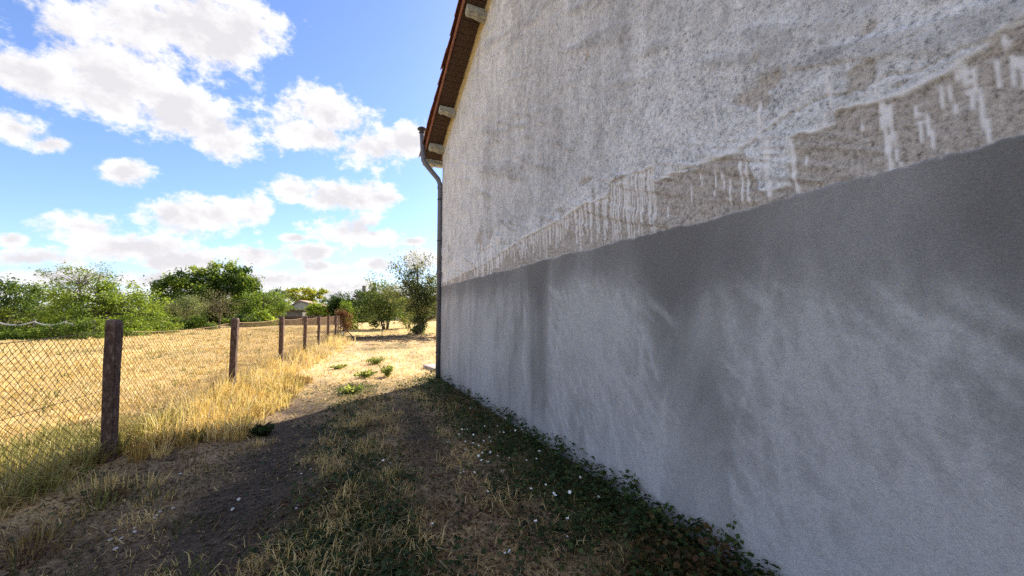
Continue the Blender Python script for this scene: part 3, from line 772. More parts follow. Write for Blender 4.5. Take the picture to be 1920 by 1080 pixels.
plant('leafy_tree', 'dense dark green tree at the left edge behind the rope rail', 'tree', 12, 30, [(30, 585, 78, 48), (-20, 565, 70, 38), (75, 582, 34, 30), (10, 548, 40, 22)], 170, 80, .17, [(.025, .055, .014), (.06, .11, .02), (.14, .2, .035), (.26, .32, .05)], seed=1, group='garden trees beyond the field')
plant('plum_tree', 'loose plum tree with wispy pale shoots at its top left', 'tree', 205, 26, [(205, 590, 85, 44), (262, 578, 52, 38), (170, 560, 55, 36), (225, 548, 40, 26, 1, .7), (165, 528, 42, 24, 1, .45), (128, 515, 34, 16, 1, .28), (185, 510, 32, 16, 1, .3), (110, 545, 18, 18, 1, .2), (130, 605, 30, 20)], 230, 60, .15, G_mid[1:] + G_lime[1:2], seed=2, limbs=50, group='garden trees beyond the field')
# wispy pale shoots belong to the plum: same bearing, paler leaves on bare twigs
plant('pale_sapling', 'thin pale grey-green sapling rising through the plum tree', 'tree', 150, 26.6, [(150, 520, 46, 24), (118, 512, 26, 12), (190, 512, 34, 18), (135, 548, 30, 22)], 75, 16, .13, G_pale, seed=3, limbs=60, trunk=.07, wood=M_bark_pale, asp=.4, group='garden trees beyond the field')
plant('walnut_tree', 'big rounded walnut tree, the tallest crown in the middle of the garden', 'tree', 400, 50, [(400, 555, 78, 45), (350, 556, 42, 34), (445, 560, 44, 42), (415, 515, 52, 24), (440, 530, 38, 28), (335, 530, 22, 14), (380, 585, 60, 30)], 270, 110, .30, [(.03, .065, .015), (.07, .125, .02), (.16, .23, .035), (.3, .37, .06)], seed=4, limbs=40, group='garden trees beyond the field')
plant('olive_tree', 'small grey-green olive-like tree in front of the walnut', 'tree', 352, 38, [(352, 585, 36, 26), (340, 570, 22, 16), (366, 575, 20, 18)], 90, 45, .15, G_grey, seed=5, asp=.35, group='garden trees beyond the field')
plant('young_fruit_tree', 'thin half-bare fruit tree with a clear straight stem', 'tree', 412, 36, [(414, 570, 28, 26), (400, 560, 18, 16), (430, 575, 20, 20)], 70, 14, .12, [(.1, .09, .06), (.16, .15, .09), (.15, .18, .08)], seed=6, limbs=70, trunk=.09, group='garden trees beyond the field')
plant('garden_tree', 'bushy bright green tree right of the walnut, above the fence posts', 'tree', 500, 48, [(503, 576, 34, 32), (480, 590, 28, 20), (522, 590, 16, 20), (470, 575, 24, 24)], 130, 60, .22, G_mid[1:] + G_lime[:1], seed=7, group='garden trees beyond the field')
plant('garden_tree', 'grey-green tree top showing behind the bushy bright green tree', 'tree', 518, 66, [(516, 558, 24, 16), (530, 572, 18, 20), (505, 565, 18, 20)], 80, 50, .26, G_grey[:2] + G_mid[:1], seed=8, group='garden trees beyond the field')
plant('acacia_tree', 'far yellow-green tree glowing above the pink roof', 'tree', 575, 96, [(580, 556, 30, 16), (592, 549, 20, 11), (555, 553, 20, 10), (590, 570, 22, 18), (570, 572, 24, 14), (540, 560, 12, 8)], 130, 50, .42, [(.22, .26, .03), (.36, .38, .04), (.5, .48, .06)], seed=9, group='garden trees beyond the field')
plant('cypress_tree', 'leftmost tall dark clipped tree of the far hedge', 'tree', 618, 62, [(618, 576, 17, 20), (612, 588, 20, 14)], 70, 60, .26, G_dark + G_mid[1:2], seed=10, group='dark trees of the far hedge')
plant('cypress_tree', 'second dark tree of the far hedge, beside the lime shrub', 'tree', 642, 60, [(640, 568, 20, 19), (645, 585, 20, 20)], 80, 60, .25, G_dark, seed=11, group='dark trees of the far hedge')
plant('cypress_tree', 'rightmost dark tree of the far hedge, below the chimney', 'tree', 672, 58, [(672, 564, 18, 18), (680, 585, 22, 24), (665, 585, 18, 20)], 90, 60, .24, G_dark, seed=12, group='dark trees of the far hedge')
plant('hedge_shrub', 'bright yellow-green shrub at the left end of the far hedge', 'shrub', 596, 58, [(596, 585, 20, 14), (588, 578, 12, 10)], 50, 50, .22, G_lime, seed=13, group='shrubs at the end of the field')
plant('slender_shrub', 'slender light green shrub standing behind the red creeper', 'shrub', 653, 33, [(652, 592, 12, 22), (658, 605, 11, 18), (648, 575, 7, 12)], 60, 45, .14, G_lime[:2] + G_mid[2:], seed=14, group='shrubs at the end of the field')
plant('red_creeper', 'rust-red creeper hanging over the end of the fence', 'creeper', 645, 25.5, [(645, 597, 9, 13), (648, 612, 6, 16), (640, 588, 9, 5)], 45, 40, .10, [(.10, .045, .025), (.17, .07, .035), (.16, .12, .05)], seed=15, trunk=.03)
plant('apple_tree', 'low bushy apple tree on several stems left of the ivy tree', 'tree', 724, 34, [(715, 572, 38, 32), (700, 590, 24, 20), (742, 578, 34, 30), (722, 550, 28, 22), (705, 530, 22, 22, 1, .25)], 170, 70, .15, [(.05, .09, .025), (.10, .16, .04), (.19, .25, .06), (.3, .3, .1)], seed=16, stems=4, trunk=.12, limbs=60, group='trees on the mown strip')
plant('shrub_behind', 'small pale bush behind the ivy tree trunk', 'shrub', 765, 37, [(764, 590, 18, 22), (770, 575, 16, 18)], 60, 40, .15, G_grey + G_lime[:1], seed=17, group='trees on the mown strip', stems=3, trunk=.1)
ivy = plant('ivy_clad_tree', 'old leaning tree wrapped in ivy beside the house corner', 'tree', 785, 26.5, [(786, 545, 32, 48, 1, 1.5), (804, 562, 28, 30), (768, 565, 34, 30), (786, 570, 20, 36, 1, 1.3), (768, 508, 36, 30, 1, .5), (805, 505, 26, 28, 1, .5), (748, 535, 30, 34, 1, .6), (738, 568, 22, 26, 1, .6), (785, 490, 28, 16, 1, .5), (786, 606, 8, 15, 1, 5), (785, 618, 7, 8, 1, 6), (793, 590, 15, 18, 1, 1.5), (835, 560, 25, 40)], 330, 40, .125,
            [(.035, .06, .022), (.085, .12, .045), (.17, .2, .08), (.28, .29, .14)], seed=18, trunk=.17, limbs=60, group='trees on the mown strip')
mb = MB(); mb.tube([(0, 0, .55), (.55, .0, 1.0), (1.0, 0, 1.15), (1.7, .1, 1.55)], [.15, .12, .1, .05], 8); mb.build('side_branch', M_bark, ivy, smooth=True)
for i, (px, py, w, h, zc) in enumerate([(20, 630, 40, 13, 21.8), (95, 627, 46, 15, 22.0), (165, 622, 42, 20, 22.4), (235, 620, 40, 16, 24.5), (295, 612, 44, 12, 28), (360, 608, 40, 10, 34), (455, 603, 30, 9, 40), (495, 600, 22, 12, 43)]):
    plant('low_shrub', ['low leafy shrub under the rope rail at the left edge', 'second low shrub from the left edge, below the rope', 'low shrub behind the nearest fence post', 'low shrub just right of the nearest fence post', 'low shrub below the right side of the plum tree',
                        'flat shrub at the foot of the olive-like tree', 'dark low shrub behind the second fence post', 'lime green shrub below the bushy tree near the third post'][i], 'shrub', px, zc,
          [(px - w * .4, py, w * .6, h), (px + w * .4, py + 2, w * .6, h * .8), (px, py - h * .3, w * .5, h)], 60, 45, .12 * zc / 24, [G_mid, G_mid[1:] + G_lime[:1], G_mid[1:], G_lime[:2] + G_mid[2:], G_mid[1:], G_mid, G_dark + G_mid[2:], G_lime][i], seed=30 + i, stems=3, trunk=.04, group='low shrubs along the field edge')
# dark backdrop of growth between the garden trees: a wood that reads as one mass
r = np.random.default_rng(77); n = 42000
px = r.uniform(-420, 860, n); zc = r.uniform(72, 110, n); hh = (26 + 22 * fbm(px / 45, px * 0, 201, 4)) * (.40 + .60 * sstep(300, 350, px))
py = 598 - hh * r.random(n) ** .8 * (1 - .55 * sstep(520, 560, px) * (1 - sstep(600, 640, px)))
P = np.array([0, 0, EYE])[None] + (_R[None] * ((px - 960) / F_PX)[:, None] + _UP[None] * ((540 - py) / F_PX)[:, None] + _FW[None]) * zc[:, None]
P[:, 2] = np.maximum(P[:, 2], .2)
lc = np.array(G_dark)[r.integers(0, 3, n)] * .6 + np.array(G_mid)[r.integers(0, 3, n)] * .5
V, Fq, Cc = leaf_arrays(r, P, .75, lc)
tag(obj('distant_wood', mesh_np('distant_wood', V, Fq, M_leaf, {'Col': Cc})), 'dark far-off belt of trees and hedges along the horizon', 'wood', kind='stuff')

# ------------------------------------------------------------------ far buildings and garden walls
M_stucco = grain_mat('warm_stucco', (.58, .46, .36), (.72, .6, .48), 2, .95)
M_pink = grain_mat('pale_pink_tiles', (.38, .23, .17), (.56, .38, .3), 3, .9)
M_grey = grain_mat('grey_blockwork', (.13, .125, .12), (.24, .23, .22), 3, .95)
M_brown = grain_mat('brown_screen', (.045, .03, .025), (.15, .10, .08), 5, .95, (3, 3, .4), .5, .02)
M_dark = grain_mat('dark_opening', (.012, .012, .014), (.03, .03, .032), 5, .4)
def far_house(name, label, px0, px1, py_eave_l, py_apex, py_eave_r, zc, wall, tile, windows, chimney=None):
    b = at_depth((px0 + px1) / 2, 586, zc); b[2] = 0
    root = tag(empty(name, b), label, 'house', 'far houses'); root.rotation_euler = (0, 0, -YAW * .55)
    k = zc / F_PX; w = (px1 - px0) * k / 2; D = 7.0
    ez = EYE + (586 - py_eave_l) * k; az = EYE + (586 - py_apex) * k; er = EYE + (586 - py_eave_r) * k; ap = -w * .25
    MB().prism([(-w, -.2), (w, -.2), (w, er), (ap, az), (-w, ez)], 'y', 0, D).build('wall', wall, root)
    t = .22
    MB().prism([(-w - .4, ez - .12), (ap, az + .02), (w + .4, er - .14), (w + .4, er + t - .14), (ap, az + t + .06), (-w - .4, ez + t - .12)], 'y', -.35, D + .3).build('roof', tile, root)
    for (fx, fz, fw, fh) in windows:
        wn = MB().box((fx * w - fw / 2, -.06, fz), (fx * w + fw / 2, -.004, fz + fh)).build('window', M_grey, root)
        MB().box((fx * w - fw / 2 + .1, -.075, fz + .1), (fx * w + fw / 2 - .1, -.062, fz + fh - .1)).build('pane', M_dark, wn)
    if chimney:
        cx, cz0, cz1 = chimney
        MB().box((cx - .3, 1.5, cz0), (cx + .3, 2.1, cz1)).box((cx - .36, 1.44, cz1), (cx + .36, 2.16, cz1 + .14)).build('chimney', M_grey, root)
    return root
far_house('far_house', 'low far house with a pale pink tiled roof between the trees', 536, 606, 582, 565, 577, 84, M_stucco, M_pink, [(-.35, 1.0, 1.0, 1.1)])
far_house('far_house', 'grey far house with a chimney behind the dark hedge', 668, 742, 556, 547, 566, 74, M_grey, M_brown, [(.3, 3.0, .9, 1.1), (-.3, 3.0, .9, 1.1)], chimney=(-2.6, 5.0, 6.6))
b = at_depth(528, 586, 60); b[2] = 0
w_ = tag(empty('garden_shed', b), 'low dark grey shed below the pink roof', 'shed'); w_.rotation_euler = (0, 0, -YAW * .5)
MB().box((-2.6, 0, -.1), (3.0, 2.5, 1.75)).build('wall', M_grey, w_)
MB().prism([(-2.8, 1.75), (3.2, 1.75), (3.2, 1.86), (-2.8, 2.02)], 'y', -.3, 2.8).build('roof', M_brown, w_)
MB().box((-2.2, -.05, 0), (-1.3, -.003, 1.6)).build('door', M_brown, w_)
MB().box((-.2, -.04, .2), (2.5, -.003, 1.5)).build('panel', M_plain if False else M_grey, w_)
# brown windbreak fence closing the field
A = at_depth(425, 586, 44); B = at_depth(648, 586, 47); A[2] = B[2] = 0
sf = tag(empty('brushwood_screen', A), 'brown brushwood screen closing the far end of the dry field', 'screen')
dv = (B - A) / np.linalg.norm(B - A); Ls = np.linalg.norm(B - A); ang = math.atan2(dv[1], dv[0]); sf.rotation_euler = (0, 0, ang)
nb = 7
for i in range(nb):
    x0, x1 = Ls * i / nb + .06, Ls * (i + 1) / nb - .06
    mb = MB(); n = int((x1 - x0) / .07)
    for j in range(n):
        q = x0 + (x1 - x0) * j / n; mb.box((q, -.02 - .02 * random.random(), .02), (q + .062, .02, 1.02 + .12 * random.random()))
    mb.build('reed_panel', M_brown, sf)
for i in range(nb + 1): MB().box((Ls * i / nb - .05, -.06, -.1), (Ls * i / nb + .05, .06, 1.25)).build('post', M_post, sf)
# rope rail
M_rope = grain_mat('pale_rope', (.6, .56, .46), (.8, .77, .68), 40, .9)
p = [at_depth(q, 586, 22.6) for q in (-70, 0 - 4, 66, 124, 178)]
for v in p: v[2] = 0
rr_ = tag(empty('rope_rail', p[2]), 'slack pale rope strung between short wooden posts at the left edge', 'rope rail')
for i, v in enumerate(p): MB().tube([(0, 0, -.2), (0, 0, .6), (.01, 0, 1.12 - .05 * (i > 2))], [.05, .045, .04], 8).build('post', M_bark_pale, rr_, v - p[2], smooth=True)
for a, b in zip(p[:-1], p[1:]):
    u = np.linspace(0, 1, 14)[:, None]; Q = a + (b - a) * u; Q[:, 2] = .96 - .22 * 4 * (u * (1 - u))[:, 0] * .9
    V, Fq = wire_tube([Q - p[2]], .042, 7); obj('rope', mesh_np('rope', V, Fq, M_rope, None, True), rr_)

# ------------------------------------------------------------------ grass: nobody could count it
def blades(P, h, w, lean, cols, r, seg=2, bend=.5):
    n = len(P); a = r.random(n) * 2 * np.pi
    la = r.random(n) * 2 * np.pi; ld = np.stack([np.cos(la), np.sin(la), np.zeros(n)], 1) * lean[:, None]
    side = np.stack([np.cos(a), np.sin(a), np.zeros(n)], 1) * w[:, None] * .5
    up = np.array([0, 0, 1.0])
    m = P + ld * h[:, None] * .35 + up * (h * np.clip(1 - .25 * lean, .1, 1) * .55)[:, None]
    t = P + ld * h[:, None] * (1 + bend * .3) + up * (h * np.clip(1 - .75 * lean, .06, 1))[:, None]
    V = np.stack([P - side, P + side, m + side * .75, m - side * .75, t], 1).reshape(-1, 3)
    I = np.arange(n) * 5
    return V, [np.stack([I, I + 1, I + 2, I + 3], 1), np.stack([I + 3, I + 2, I + 4], 1)], np.repeat(cols, 5, 0)
def wedge(r, n, d0, d1, p=0.0):
    """points spread over the ground in the half the camera looks at, thinning with distance"""
    u = r.random(n)
    d = d0 * (d1 / d0) ** u if p == 0 else (d0 ** p + u * (d1 ** p - d0 ** p)) ** (1 / p)
    a = rad(1) * r.uniform(-42, 82, n)
    return np.stack([d * np.sin(a), d * np.cos(a)], 1)
def pick(r, cols, n): 
    cols = np.array(cols); k = r.random(n) * (len(cols) - 1); i = k.astype(int); f = (k - i)[:, None]
    return cols[i] * (1 - f) + cols[np.minimum(i + 1, len(cols) - 1)] * f
S_straw = [(.44, .31, .12), (.64, .48, .22), (.80, .64, .36), (.68, .50, .2)]
S_gold = [(.46, .31, .10), (.68, .50, .19), (.84, .67, .34), (.74, .58, .24)]
S_green = [(.05, .075, .02), (.09, .12, .03), (.15, .165, .05)]
S_brown = [(.12, .075, .045), (.2, .14, .08), (.3, .22, .12)]
def in_house(x, y): return (x > XW - .02) & (y < YC + .1)
def grass_obj(name, label, parts):
    Vs, Fq, Ft, Cs = [], [], [], []; b = 0
    for V, (q, t), c in parts: Vs.append(V); Fq.append(q + b); Ft.append(t + b); Cs.append(c); b += len(V)
    o = obj(name, mesh_np(name, np.concatenate(Vs), [np.concatenate(Fq), np.concatenate(Ft)], M_grass, {'Col': np.concatenate(Cs)}))
    return tag(o, label, 'grass', kind='stuff')
r = np.random.default_rng(501)
def on_ground(xy): return np.concatenate([xy, ground_z(xy[:, 0], xy[:, 1])[:, None] - .008], 1)
# 1 dry field
xy = wedge(r, 230000, 3.6, 62); x, y = xy.T
k = (x < fence_x(y) - .1 + .15 * r.random(len(x))) & (y < 44); xy = xy[k]; x, y = xy.T
dist = np.hypot(x, y); cl = fbm(x * .8, y * .8, 301, 4)
k = r.random(len(x)) < .35 + 1.1 * cl; xy = xy[k]; x, y, dist, cl = x[k], y[k], dist[k], cl[k]
h = (.05 + .16 * r.random(len(x)) ** 1.5) * (.6 + .8 * cl); w = .004 + .0011 * dist
_, _, gr = zones(x, y)
c = pick(r, S_straw, len(x)); isg = r.random(len(x)) < .12 + .75 * gr; c[isg] = pick(r, [(.16, .17, .05), (.26, .25, .08), (.34, .31, .12)], isg.sum())
field = blades(on_ground(xy), h, w, .3 + .9 * r.random(len(x)), c, r)
FIELD = field
# 2 tall straw along the fence, in splayed tufts
def tufts(r, cx, cy, m, rad_, hgt, splay, cols, width):
    """blades leaning out from tuft centres; arrays per tuft"""
    idx = np.repeat(np.arange(len(cx)), m); n = len(idx)
    a = r.random(n) * 2 * np.pi; d = rad_[idx] * np.sqrt(r.random(n))
    xy = np.stack([cx[idx] + d * np.cos(a), cy[idx] + d * np.sin(a)], 1)
    h = hgt[idx] * (.35 + .75 * r.random(n)); sp_ = splay[idx] * r.random(n) ** .8
    P = on_ground(xy); ld = np.stack([np.cos(a), np.sin(a), np.zeros(n)], 1) * sp_[:, None]
    sa = r.random(n) * 2 * np.pi; side = np.stack([np.cos(sa), np.sin(sa), np.zeros(n)], 1) * width[idx][:, None] * .5
    up = np.array([0, 0, 1.0])
    mpt = P + ld * h[:, None] * .35 + up * (h * np.clip(1 - .2 * sp_, .2, 1) * .58)[:, None]
    t = P + ld * h[:, None] * 1.15 + up * (h * np.clip(1 - .72 * sp_, .08, 1))[:, None]
    V = np.stack([P - side, P + side, mpt + side * .75, mpt - side * .75, t], 1).reshape(-1, 3); I = np.arange(n) * 5
    return V, [np.stack([I, I + 1, I + 2, I + 3], 1), np.stack([I + 3, I + 2, I + 4], 1)], np.repeat(cols[idx] * (.75 + .5 * r.random((n, 1))), 5, 0)
n = 640; cy = 3.3 + 20.5 * r.random(n) ** 1.2; off = np.where(r.random(n) < .6, r.normal(.30, .30, n), r.normal(-.25, .3, n)); cx = fence_x(cy) + off
cl = fbm(cx * 1.3, cy * 1.3, 311, 3); keep = r.random(n) < np.clip((cl - .3) * 4, .15, 1); cx, cy, off, cl = cx[keep], cy[keep], off[keep], cl[keep]; n = len(cx)
hg = (.14 + .42 * r.random(n) ** 1.2) * (.5 + .8 * cl) * np.exp(-(off / .8) ** 2) * np.where(cy < 5.6, .8, 1.1)
n2 = 330; cy2 = 5.5 + 4.6 * r.random(n2) ** 1.1; off2 = -.1 + 1.05 * r.random(n2) ** 1.2; cx = np.concatenate([cx, fence_x(cy2) + off2]); cy = np.concatenate([cy, cy2]); off = np.concatenate([off, off2])
hg = np.concatenate([hg, (.16 + .30 * r.random(n2)) * (1.1 - .6 * np.clip(off2, 0, 1))]); n = len(cx)
cols = pick(r, S_gold, n); q = r.random(n)
grn = (q < np.where((cy < 6.4) & (off < .15), .6, .10)); cols[grn] = pick(r, [(.14, .16, .04), (.26, .26, .08), (.36, .33, .12)], grn.sum())
brn = (q > np.where((cy < 5.5) & (off > -.1), .45, .86)); cols[brn] = pick(r, S_brown, brn.sum())
tall = tufts(r, cx, cy, r.integers(22, 60, n), .05 + .13 * r.random(n), hg, .35 + .9 * r.random(n), cols, .0045 + .0007 * cy)
cxy = wedge(r, 5200, 4.2, 42); k = cxy[:, 0] < fence_x(cxy[:, 1]) - .3; cxy = cxy[k]; n = len(cxy); dd = np.hypot(*cxy.T)
fc = pick(r, S_straw, n); q = r.random(n) < .16 + .5 * zones(cxy[:, 0], cxy[:, 1])[2]; fc[q] = pick(r, [(.18, .2, .05), (.3, .3, .09)], q.sum())
ft = tufts(r, cxy[:, 0], cxy[:, 1], r.integers(8, 22, n), .05 + .10 * r.random(n), .07 + .16 * r.random(n) ** 2, .5 + .8 * r.random(n), fc, .004 + .0011 * dd)
grass_obj('field_grass', 'short sun-bleached grass of the field behind the fence', [FIELD, ft])
n = 330; cy = 3.7 + 2.6 * r.random(n); off = -1.3 + 1.25 * r.random(n); cx = fence_x(cy) + off
weeds = tufts(r, cx, cy, r.integers(20, 45, n), .05 + .10 * r.random(n), .16 + .26 * r.random(n), .5 + .8 * r.random(n), pick(r, [(.2, .22, .06), (.36, .34, .11), (.54, .46, .18), (.68, .54, .26)], n), np.full(n, .010))
# seed heads stalks
n = 1300; y = 5.6 + 16 * r.random(n); x = fence_x(y) + r.normal(.2, .35, n); xy = np.stack([x, y], 1)
h = .3 + .45 * r.random(n); c = pick(r, [(.6, .48, .26), (.72, .6, .36)], n)
stalk = blades(on_ground(xy), h, .006 + .0009 * y, .15 + .8 * r.random(n), c, r)
grass_obj('fence_grass', 'tall golden dead grass leaning along the fence line', [tall, weeds, stalk])
# 3 path and the mown strip: short tufts and lying straw
xy = wedge(r, 210000, 1.1, 45); x, y = xy.T
k = (x > fence_x(y) + .1) & ~in_house(x, y) & (x < 14); xy = xy[k]; x, y = xy.T
_, so, gr = zones(x, y); cl = fbm(x * 2.6, y * 2.6, 321, 4)
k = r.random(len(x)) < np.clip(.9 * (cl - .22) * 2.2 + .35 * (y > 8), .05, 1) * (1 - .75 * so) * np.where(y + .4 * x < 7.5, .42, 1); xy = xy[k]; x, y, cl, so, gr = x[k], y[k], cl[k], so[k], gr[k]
n = len(x); dist = np.hypot(x, y); lying = r.random(n) < .62
h = np.where(lying, .05 + .12 * r.random(n), .025 + .075 * r.random(n) * (.4 + cl)); lean = np.where(lying, 1.15 + .25 * r.random(n), .3 + .7 * r.random(n))
c = pick(r, S_straw[:3] + S_brown[1:], n); sun_ = y + .4 * x > 7.5; c[sun_] = pick(r, S_straw, sun_.sum()); br = r.random(n) < .55 * (y < 8) + .06; c[br] = pick(r, S_brown, br.sum()); isg = r.random(n) < .05 + .8 * gr; c[isg] = pick(r, S_green, isg.sum())  # straw coloured browner in the house's shade, paler where the sun falls
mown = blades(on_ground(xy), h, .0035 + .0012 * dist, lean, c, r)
# upright dead tufts in the shade
Vt = []
ctr = [(-.1 + .9 * r.random(), 1.4 + 6.4 * r.random()) for _ in range(110)] + [(1.0 + .7 * r.random(), 1.3 + 6.8 * r.random()) for _ in range(45)] + [(-1.9 + 1.2 * r.random(), 2.6 + 3.2 * r.random()) for _ in range(40)]
ctr += [tuple(ground_at(*q)[:2] + np.array([.25 * (r.random() - .5), .25 * (r.random() - .5)])) for q in ((620, 950), (640, 1000), (600, 1010), (660, 960), (700, 1020), (560, 1050), (640, 880), (720, 900), (600, 860), (680, 850), (640, 800), (500, 1065), (760, 1010), (600, 1060), (690, 790), (650, 1060), (330, 1070), (560, 1000), (670, 930)) for _ in range(4)]
pts = []; hs = []; cs = []
for cx, cy in ctr:
    m = r.integers(18, 60); s = .05 + .08 * r.random(); pts.append(np.stack([cx + s * r.normal(size=m), cy + s * r.normal(size=m)], 1)); hs.append((.05 + .16 * r.random()) * (.4 + .7 * r.random(m)))
    q = r.random(); cs.append(pick(r, S_straw if q < .6 else (S_brown if q < .75 else S_green), m) * (.8 + .4 * r.random()))
xy = np.concatenate(pts); h = np.concatenate(hs); c = np.concatenate(cs); k = ~in_house(xy[:, 0], xy[:, 1]); xy, h, c = xy[k], h[k], c[k]
tuft = blades(on_ground(xy), h, np.full(len(xy), .0055), .2 + .9 * r.random(len(xy)), c, r)
grass_obj('path_grass', 'short dry tufts and lying straw on the path', [mown, tuft])
# 4 clover and bindweed: leafy ground cover
def cover(xy, zmax, size, cols, r):
    z = ground_z(xy[:, 0], xy[:, 1]); P = np.concatenate([xy, (z + .01 + zmax * r.random(len(xy)) ** 1.3)[:, None]], 1)
    return leaf_arrays(r, P, size, pick(r, cols, len(xy)), .75, .65, .3)
xy = wedge(r, 120000, 1.2, 11); x, y = xy.T; _, so, gr = zones(x, y)
wd = XW - x; strip = np.exp(-(np.clip(wd - .02, 0, 9) / (.42 + .10 * np.sin(y * 1.7))) ** 2)
cl = fbm(x * 3, y * 3, 331, 4)
k = ~in_house(x, y) & (x > -1.9) & (y < 9.0) & (r.random(len(x)) < np.clip(gr * (3.4 * (cl - .25)) + strip * .75, 0, 1)) ; xy = xy[k]; x, y, strip = x[k], y[k], strip[k]
zm = .03 + .16 * strip * (.4 + .9 * fbm(x * 3.5, y * 3.5, 341, 3))
cc = [(.018, .036, .013), (.036, .066, .02), (.065, .105, .03), (.11, .145, .045)]
V1, F1, C1 = cover(xy, zm, .032 + .003 * np.hypot(x, y)[:, None], cc, r)
rd = fbm(x * 2.2, y * 2.2, 351, 3) ; redm = np.repeat((rd > .57) & (r.random(len(x)) < .55), 4); C1[redm] = C1[redm] * .4 + np.array([.11, .05, .022])
# dead leaves and crumbs lying in the shade
lx = wedge(r, 60000, 1.2, 9.5); k = ~in_house(lx[:, 0], lx[:, 1]) & (lx[:, 0] > -2.2) & (r.random(len(lx)) < .25 + 1.1 * np.clip(fbm(lx[:, 0] * 2.4, lx[:, 1] * 2.4, 361, 4) - .35, 0, 1) * 2)
lx = lx[k]; lz = ground_z(lx[:, 0], lx[:, 1])
VL, FL, CL = leaf_arrays(r, np.concatenate([lx, (lz + .006)[:, None]], 1), .020 + .0025 * np.hypot(*lx.T)[:, None], pick(r, [(.05, .035, .025), (.11, .07, .045), (.19, .13, .08), (.28, .21, .13)], len(lx)), .6, .8, .3)
tag(obj('leaf_litter', mesh_np('leaf_litter', VL, [FL], M_leaf, {'Col': CL})), 'brown leaf litter and crumbs scattered over the shaded path', 'leaf litter', kind='stuff')
# sprigs climbing the wall foot
sp = []
for px_, hh in ((885, .28), (958, .35), (966, .25), (905, .2), (1015, .22), (1060, .2), (1190, .34), (1205, .42), (1150, .2), (1350, .38), (1370, .46), (1385, .3), (1300, .2), (1100, .2), (848, .3), (1250, .25)):
    d_ = ray(px_, 800); yy = XW * d_[1] / d_[0]
    hh *= .72; m = 30; t = r.random(m); sp.append(np.stack([XW - .03 - .10 * r.random(m) * (1 - t * .5), yy + .05 * r.normal(size=m) * (1.2 - t) + .05 * np.sin(t * 5 + px_) * t, .06 + hh * t], 1))
sp = np.concatenate(sp); V2, F2, C2 = leaf_arrays(r, sp, .034, pick(r, cc[1:], len(sp)), .7, .4, .3)
weed_bed = obj('bindweed_bed', mesh_np('bindweed_bed', np.concatenate([V1, V2]), [np.concatenate([F1, F2 + len(V1)])], M_leaf, {'Col': np.concatenate([C1, C2])}))
tag(weed_bed, 'dark green bed of bindweed growing along the foot of the gable wall', 'ground cover', kind='stuff')
# its white flowers, each a small funnel
M_petal = grain_mat('white_petal', (.72, .72, .72), (.85, .85, .84), 30, .7, None, 0)
def flower_mesh():
    V = [(0, 0, 0)]; Fq = []; n = 10
    for i in range(n):
        q = 2 * math.pi * i / n; rr2 = 1.0 if i % 2 == 0 else .86; V.append((.012 * math.cos(q), .012 * math.sin(q), .012))
    for i in range(n):
        q = 2 * math.pi * i / n; rr2 = .021 if i % 2 == 0 else .0175; V.append((rr2 * math.cos(q), rr2 * math.sin(q), .020 - .004 * (i % 2)))
    for i in range(n): j = (i + 1) % n; Fq += [(0, 1 + i, 1 + j), (1 + i, 1 + n + i, 1 + n + j, 1 + j)]
    mb = MB(); mb.add(V, Fq); return mb.mesh('flower', M_petal, True)
fme = flower_mesh()
fl = [(470, 225), (430, 328), (443, 327), (455, 326), (413, 352), (487, 352), (447, 385), (362, 390), (374, 393), (485, 396), (512, 406), (445, 425), (570, 385), (565, 366), (598, 352), (604, 312), (543, 312), (615, 340), (630, 340), (690, 308), (693, 332), (722, 328), (643, 272), (535, 383), (530, 443), (565, 437), (508, 455), (527, 480), (558, 488), (602, 455), (660, 466), (745, 478), (792, 470), (806, 436), (622, 532), (424, 540), (437, 532), (488, 537), (553, 630), (838, 597), (766, 618), (877, 640), (883, 652), (957, 632), (1092, 655), (1003, 562), (945, 765), (790, 778), (285, 788), (643, 930), (668, 922), (943, 850), (50, 480), (82, 490)]
for a, b in fl:
    q = ground_at(700 + a * .3854, 680 + b * .3854, .13)
    if q[0] > XW - .06: q[0] = XW - .06
    z = float(ground_z(q[0], q[1])) + .05 + .12 * math.exp(-((XW - q[0]) / .5) ** 2)
    q = ground_at(700 + a * .3854, 680 + b * .3854, z); q[0] = min(q[0], XW - .05)
    o = obj('flower', fme, weed_bed, (q[0], q[1], z)); s = random.uniform(.42, .78); o.scale = (s, s, s); o.rotation_euler = (random.uniform(-.2, .9), random.uniform(-.7, .3), random.uniform(0, 6))
